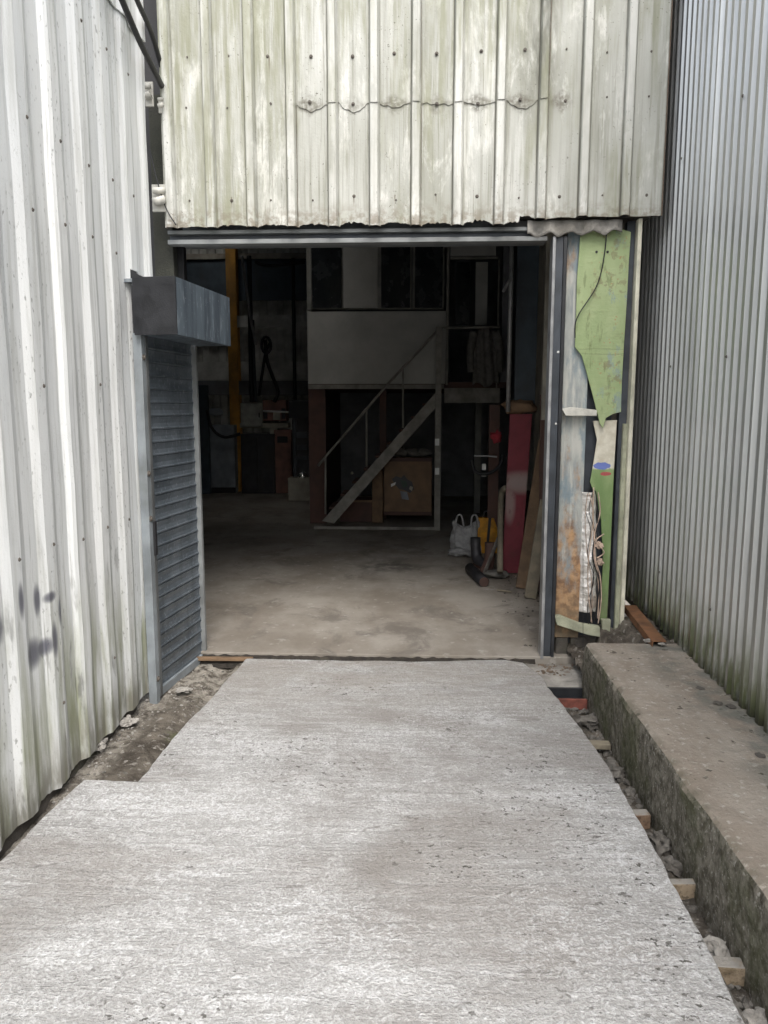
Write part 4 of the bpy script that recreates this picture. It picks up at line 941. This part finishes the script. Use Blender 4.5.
ibox('timber_board', 'brown upright timber board left of the plywood crate', 'board', 372, 470, 383, 516, 'woodb', y=YO+.1, d=.05, base=True)
m = MB(); q = atY(412, 452, YO+.2)
random.seed(3)
for k in range(7): m.lump(q+V((random.uniform(-.26, .26), random.uniform(-.05, .1), random.uniform(-.03, .02))), .085, 2, .5, k, (1.2, 1, .6))
m.build('rag_heap', 'cloth', smooth=True, label='heap of grey rags on top of the plywood crate', cat='rags')
q = P(352, 473, YO+.3); m = MB(); m.lump(q, .022, 2, .2, 2); m.build('knob', 'beige', smooth=True, label='small pale knob glinting under the stairs', cat='knob')

# ------------------------------------------------------------ right interior
def rectY(name, mat, x0, y0, x1, y1, y, d, **k):
    a = atY(x0, y1, y); b = atY(x1, y0, y); m = MB(); m.bb((a.x, y, a.z), (b.x, y+d, b.z)); return m.build(name, mat, **k)
a = atZ(518, 575, .012)
yr = 7.3
a = atY(505, 575, yr); b = atY(531, 414, yr)
m = MB(); m.prism([V((a.x-.03, yr, .013)), V((b.x-.06, yr, .013)), V((b.x+.02, yr+.05, b.z)), V((a.x+.02, yr+.05, b.z))], (0, .03, 0))
m.build('red_board', 'red', bevel=.004, label='tall red board with a faded white patch standing against the right wall', cat='board')
m = MB(); q = atY(520, 405, yr+.1); m.lump(q+V((0, 0, -.02)), .12, 3, .5, 6, (1.3, .5, .6)); m.build('cardboard_scrap', 'ply', smooth=True, label='crumpled brown cardboard on top of the tall red board', cat='cardboard')
rectY('steel_panel', 'navy', 514, 190, 541, 408, yr+.15, .05, label='tall dark blue steel panel above the red board', cat='panel', bevel=.004)
m = MB(); m.tube([atY(513, 190, yr), atY(511, 280, yr), atY(508, 412, yr)], .022, 8); m.build('conduit', 'galv', smooth=True, label='thin pale conduit running down the edge of the blue panel', cat='conduit')
m = MB(); m.tube([atY(510, 279, yr-.05), atY(503, 292, yr-.05)], .015, 6); m.build('hook', 'galv', label='short slanted hook sticking out of the thin pale conduit', cat='hook')
rectY('plaster_strip', 'grime', 541.5, 190, 556, 420, 6.6, .06, label='dirty beige plaster strip between the blue panel and the door guide', cat='wall strip')
# leaning boards
m = MB(); m.bar(V((1.16, 6.45, .02)), atY(548, 395, 6.7), .14, .025, (0, 1, 0)); m.build('plank', 'brown', bevel=.003, label='long brown plank leaning on the right wall near the doorway', cat='plank')
m = MB(); m.bar(atZ(521, 588, .014), atY(544, 440, 6.9), .10, .02, (0, 1, 0)); m.build('plank', 'woodb', bevel=.003, label='thin lighter plank leaning just right of the red board', cat='plank')
m = MB(); m.bar(atZ(530, 598, .014), atY(546, 500, 6.4), .10, .03, (0, 1, 0)); m.build('plank', 'wood', bevel=.003, label='short greyish plank leaning nearest the door guide', cat='plank')
cable([(472, 460), (474, 470), (482, 474), (492, 472), (500, 465), (503, 455)], .02, 'black hose hanging in a loop left of the red board', 'hose', name='hose', y=8.2)
cable([(474, 456), (486, 456), (497, 457)], .012, 'thin grey bar above the hanging hose loop', 'bar', mat='galv', name='bar', y=8.2)
rectY('light_switch', 'paper', 482, 464, 486, 470, 8.25, .03, label='small white switch inside the hanging hose loop', cat='switch', bevel=.003)
rectY('light_switch', 'paper', 481.5, 473.5, 486, 476.5, 8.25, .03, label='small white box directly below the white switch', cat='switch', bevel=.003)
rectY('timber_post', 'brown', 487, 405, 500, 540, 8.35, .06, label='grey timber post behind the hanging hose loop', cat='post')
m = MB(); q = atY(497, 437, 7.6); m.lump(q, .055, 3, .7, 9, (1., .3, 1.1)); m.build('rag', 'redcloth', smooth=True, label='red rag hanging just left of the red board', cat='rag')
m = MB(); m.tube(bez([atZ(500, 572, .1), atY(501, 500, 7.5), atY(505, 488, 7.4)], 6), .03, 8); m.build('pole', 'wood', smooth=True, label='grey pole leaning against the left edge of the red board', cat='pole')

rubble('grit', 'dark grit and crumbs on the workshop floor beside the foot of the door guide', 'grit', 260,
       lambda a, b: (1.22-.5*a*a, 4.95+2.3*b), lambda x, y: .004, (.002, .014), 'old', 77)
# bags and boots on the floor
q = atZ(467, 553, .012)
t = thing('carrier_bag', 'white plastic carrier bag with loop handles on the workshop floor', 'bag', q)
m = MB()
def bagf(a, b):
    th = a*2*pi; rx = .17*(1-.25*b+.05*sin(3*th)); ry = .12*(1-.5*b)
    d = 1+.32*mn.noise(V((cos(th)*2.2, sin(th)*2.2, b*3)))+.2*mn.noise(V((cos(th)*6, sin(th)*6, b*7)))
    return V((q.x+rx*cos(th)*d-.03*b, q.y+ry*sin(th)*d, .014+.34*b*(1+.12*cos(th*2))))
m.grid(48, 18, bagf); m.build('body', 'bag', t, solid=.003, smooth=True)
for s_, x0 in ((-1, -.10), (1, .07)):
    m = MB(); m.tube(bez([q+V((x0-.03, 0, .30)), q+V((x0-.02, 0, .42)), q+V((x0+.03, 0, .43)), q+V((x0+.06, 0, .30))], 6), .011, 6); m.build('handle', 'bag', t, smooth=True)
q2 = atZ(459, 556, .012); m = MB(); m.lump(q2+V((0, 0, .04)), .09, 3, .6, 21, (1.4, .8, .5)); m.lump(q2+V((.12, -.03, .04)), .06, 3, .6, 22, (1.4, .8, .6)); m.build('plastic_wrapper', 'bag', smooth=True, label='crumpled clear plastic lying in front of the white carrier bag', cat='plastic')
q = atZ(486, 552, .012)
t = thing('holdall', 'amber yellow bag with a dark strap standing beside the carrier bag', 'bag', q)
m = MB()
def hf(a, b):
    th = a*2*pi; sq = lambda v: math.copysign(abs(v)**.6, v)
    w = 1-.38*b**2; d = 1+.08*mn.noise(V((cos(th)*3, sin(th)*3, b*4)))
    return V((q.x+.155*sq(cos(th))*w*d, q.y+.09*sq(sin(th))*w*d, .014+.40*b))
m.grid(40, 16, hf)
o = len(m.v); top = [m.v[15*40+i] for i in range(39)]; m.add(top, [tuple(range(39))])
m.build('body', 'ybag', t, smooth=True)
m = MB(); m.bar(q+V((.0, -.095, .02)), q+V((.03, -.07, .41)), .03, .012, (0, -1, 0)); m.build('strap', 'black', t)
m = MB(); m.tube(bez([q+V((-.04, -.0, .40)), q+V((-.02, 0, .47)), q+V((.05, 0, .47)), q+V((.06, 0, .40))], 6), .012, 6); m.build('handle', 'black', t, smooth=True)
def boot(px, py, rz, label, mat='machine', sc=1):
    q = atZ(px, py, .012); t = thing('boot', label, 'boot', q, 'work boots by the bags')
    rot = Matrix.Rotation(rz, 3, 'Z')
    def tf(v): return q + rot @ (V(v)*sc)
    m = MB(); m.tube([tf((0, .02, .30)), tf((0, .015, .20)), tf((0, 0, .12)), tf((0, -.03, .075)), tf((0, -.10, .055)), tf((0, -.17, .045)), tf((0, -.205, .035))], [.055, .052, .055, .058, .052, .045, .02], 12); m.build('upper', mat, t, smooth=True)
    m = MB(); m.prism([tf((.045*cos(k*pi/8), .02-.10+(.125*sin(k*pi/8)), .0)) for k in range(16)], (0, 0, .028)); m.build('sole', 'brown', t, bevel=.004)
boot(476, 566, .5, 'upright dark work boot in front of the amber bag')
boot(489, 572, -.4, 'second dark work boot, right of the first and nearer the red board', 'brown')
m = MB(); a = atZ(470, 568, .06); b = atZ(484, 582, .05); m.tube([a, a.lerp(b, .5), b], .052, 14); t = m.build('black_tube', 'black', smooth=True, label='short fat black tube lying in front of the boots', cat='tube')
m = MB(); d_ = (b-a).normalized(); m.tube([b+d_*.001, b+d_*.006], .045, 14); m.build('end_cap', 'brown', t)
q = atZ(496, 577, .012); m = MB(); m.lump(q+V((0, 0, .03)), .12, 3, .5, 51, (1.1, .8, .35)); m.build('rag', 'cloth', smooth=True, label='grey rag in a flat heap at the foot of the red board', cat='rag')
m = MB(); m.bar(q+V((-.12, -.02, .03)), q+V((.03, .1, .38)), .02, .035); m.build('hand_tool', 'stone', bevel=.004, label='pale wooden tool handle propped beside the boots', cat='tool')
m = MB(); m.tube([atZ(497, 590, .02), atZ(512, 592, .02)], .008, 6); m.build('stick', 'wood', label='short stick lying on the floor below the red board', cat='stick')

# ------------------------------------------------------------ light
w = bpy.data.worlds.new('World'); scn.world = w; w.use_nodes = True
nt = w.node_tree; bg = nt.nodes['Background']
sky = nt.nodes.new('ShaderNodeTexSky'); sky.sky_type = 'NISHITA'; sky.sun_disc = False
EL, AZ = R(52), R(166)          # sun behind the camera, to the left
sky.sun_elevation = EL; sky.sun_rotation = AZ; sky.dust_density = 4; sky.air_density = 1.2; sky.ozone_density = 1
hs = nt.nodes.new('ShaderNodeHueSaturation'); hs.inputs['Saturation'].default_value = .46
nt.links.new(sky.outputs[0], hs.inputs['Color']); nt.links.new(hs.outputs[0], bg.inputs[0]); bg.inputs[1].default_value = .122
sd = bpy.data.lights.new('sun', 'SUN'); sd.energy = 1.05; sd.angle = R(35); sd.color = (1, .97, .93)
so = bpy.data.objects.new('sun', sd); COL.objects.link(so)
dirv = V((sin(AZ)*cos(EL), cos(AZ)*cos(EL), sin(EL)))
so.rotation_euler = dirv.to_track_quat('Z', 'Y').to_euler(); so.location = (0, -3, 12)
vs_ = scn.view_settings
vs_.view_transform = 'Standard'; vs_.look = 'None'; vs_.gamma = 1; vs_.use_curve_mapping = False
vs_.exposure = 1.38
scn.cycles.max_bounces = 8; scn.cycles.diffuse_bounces = 6
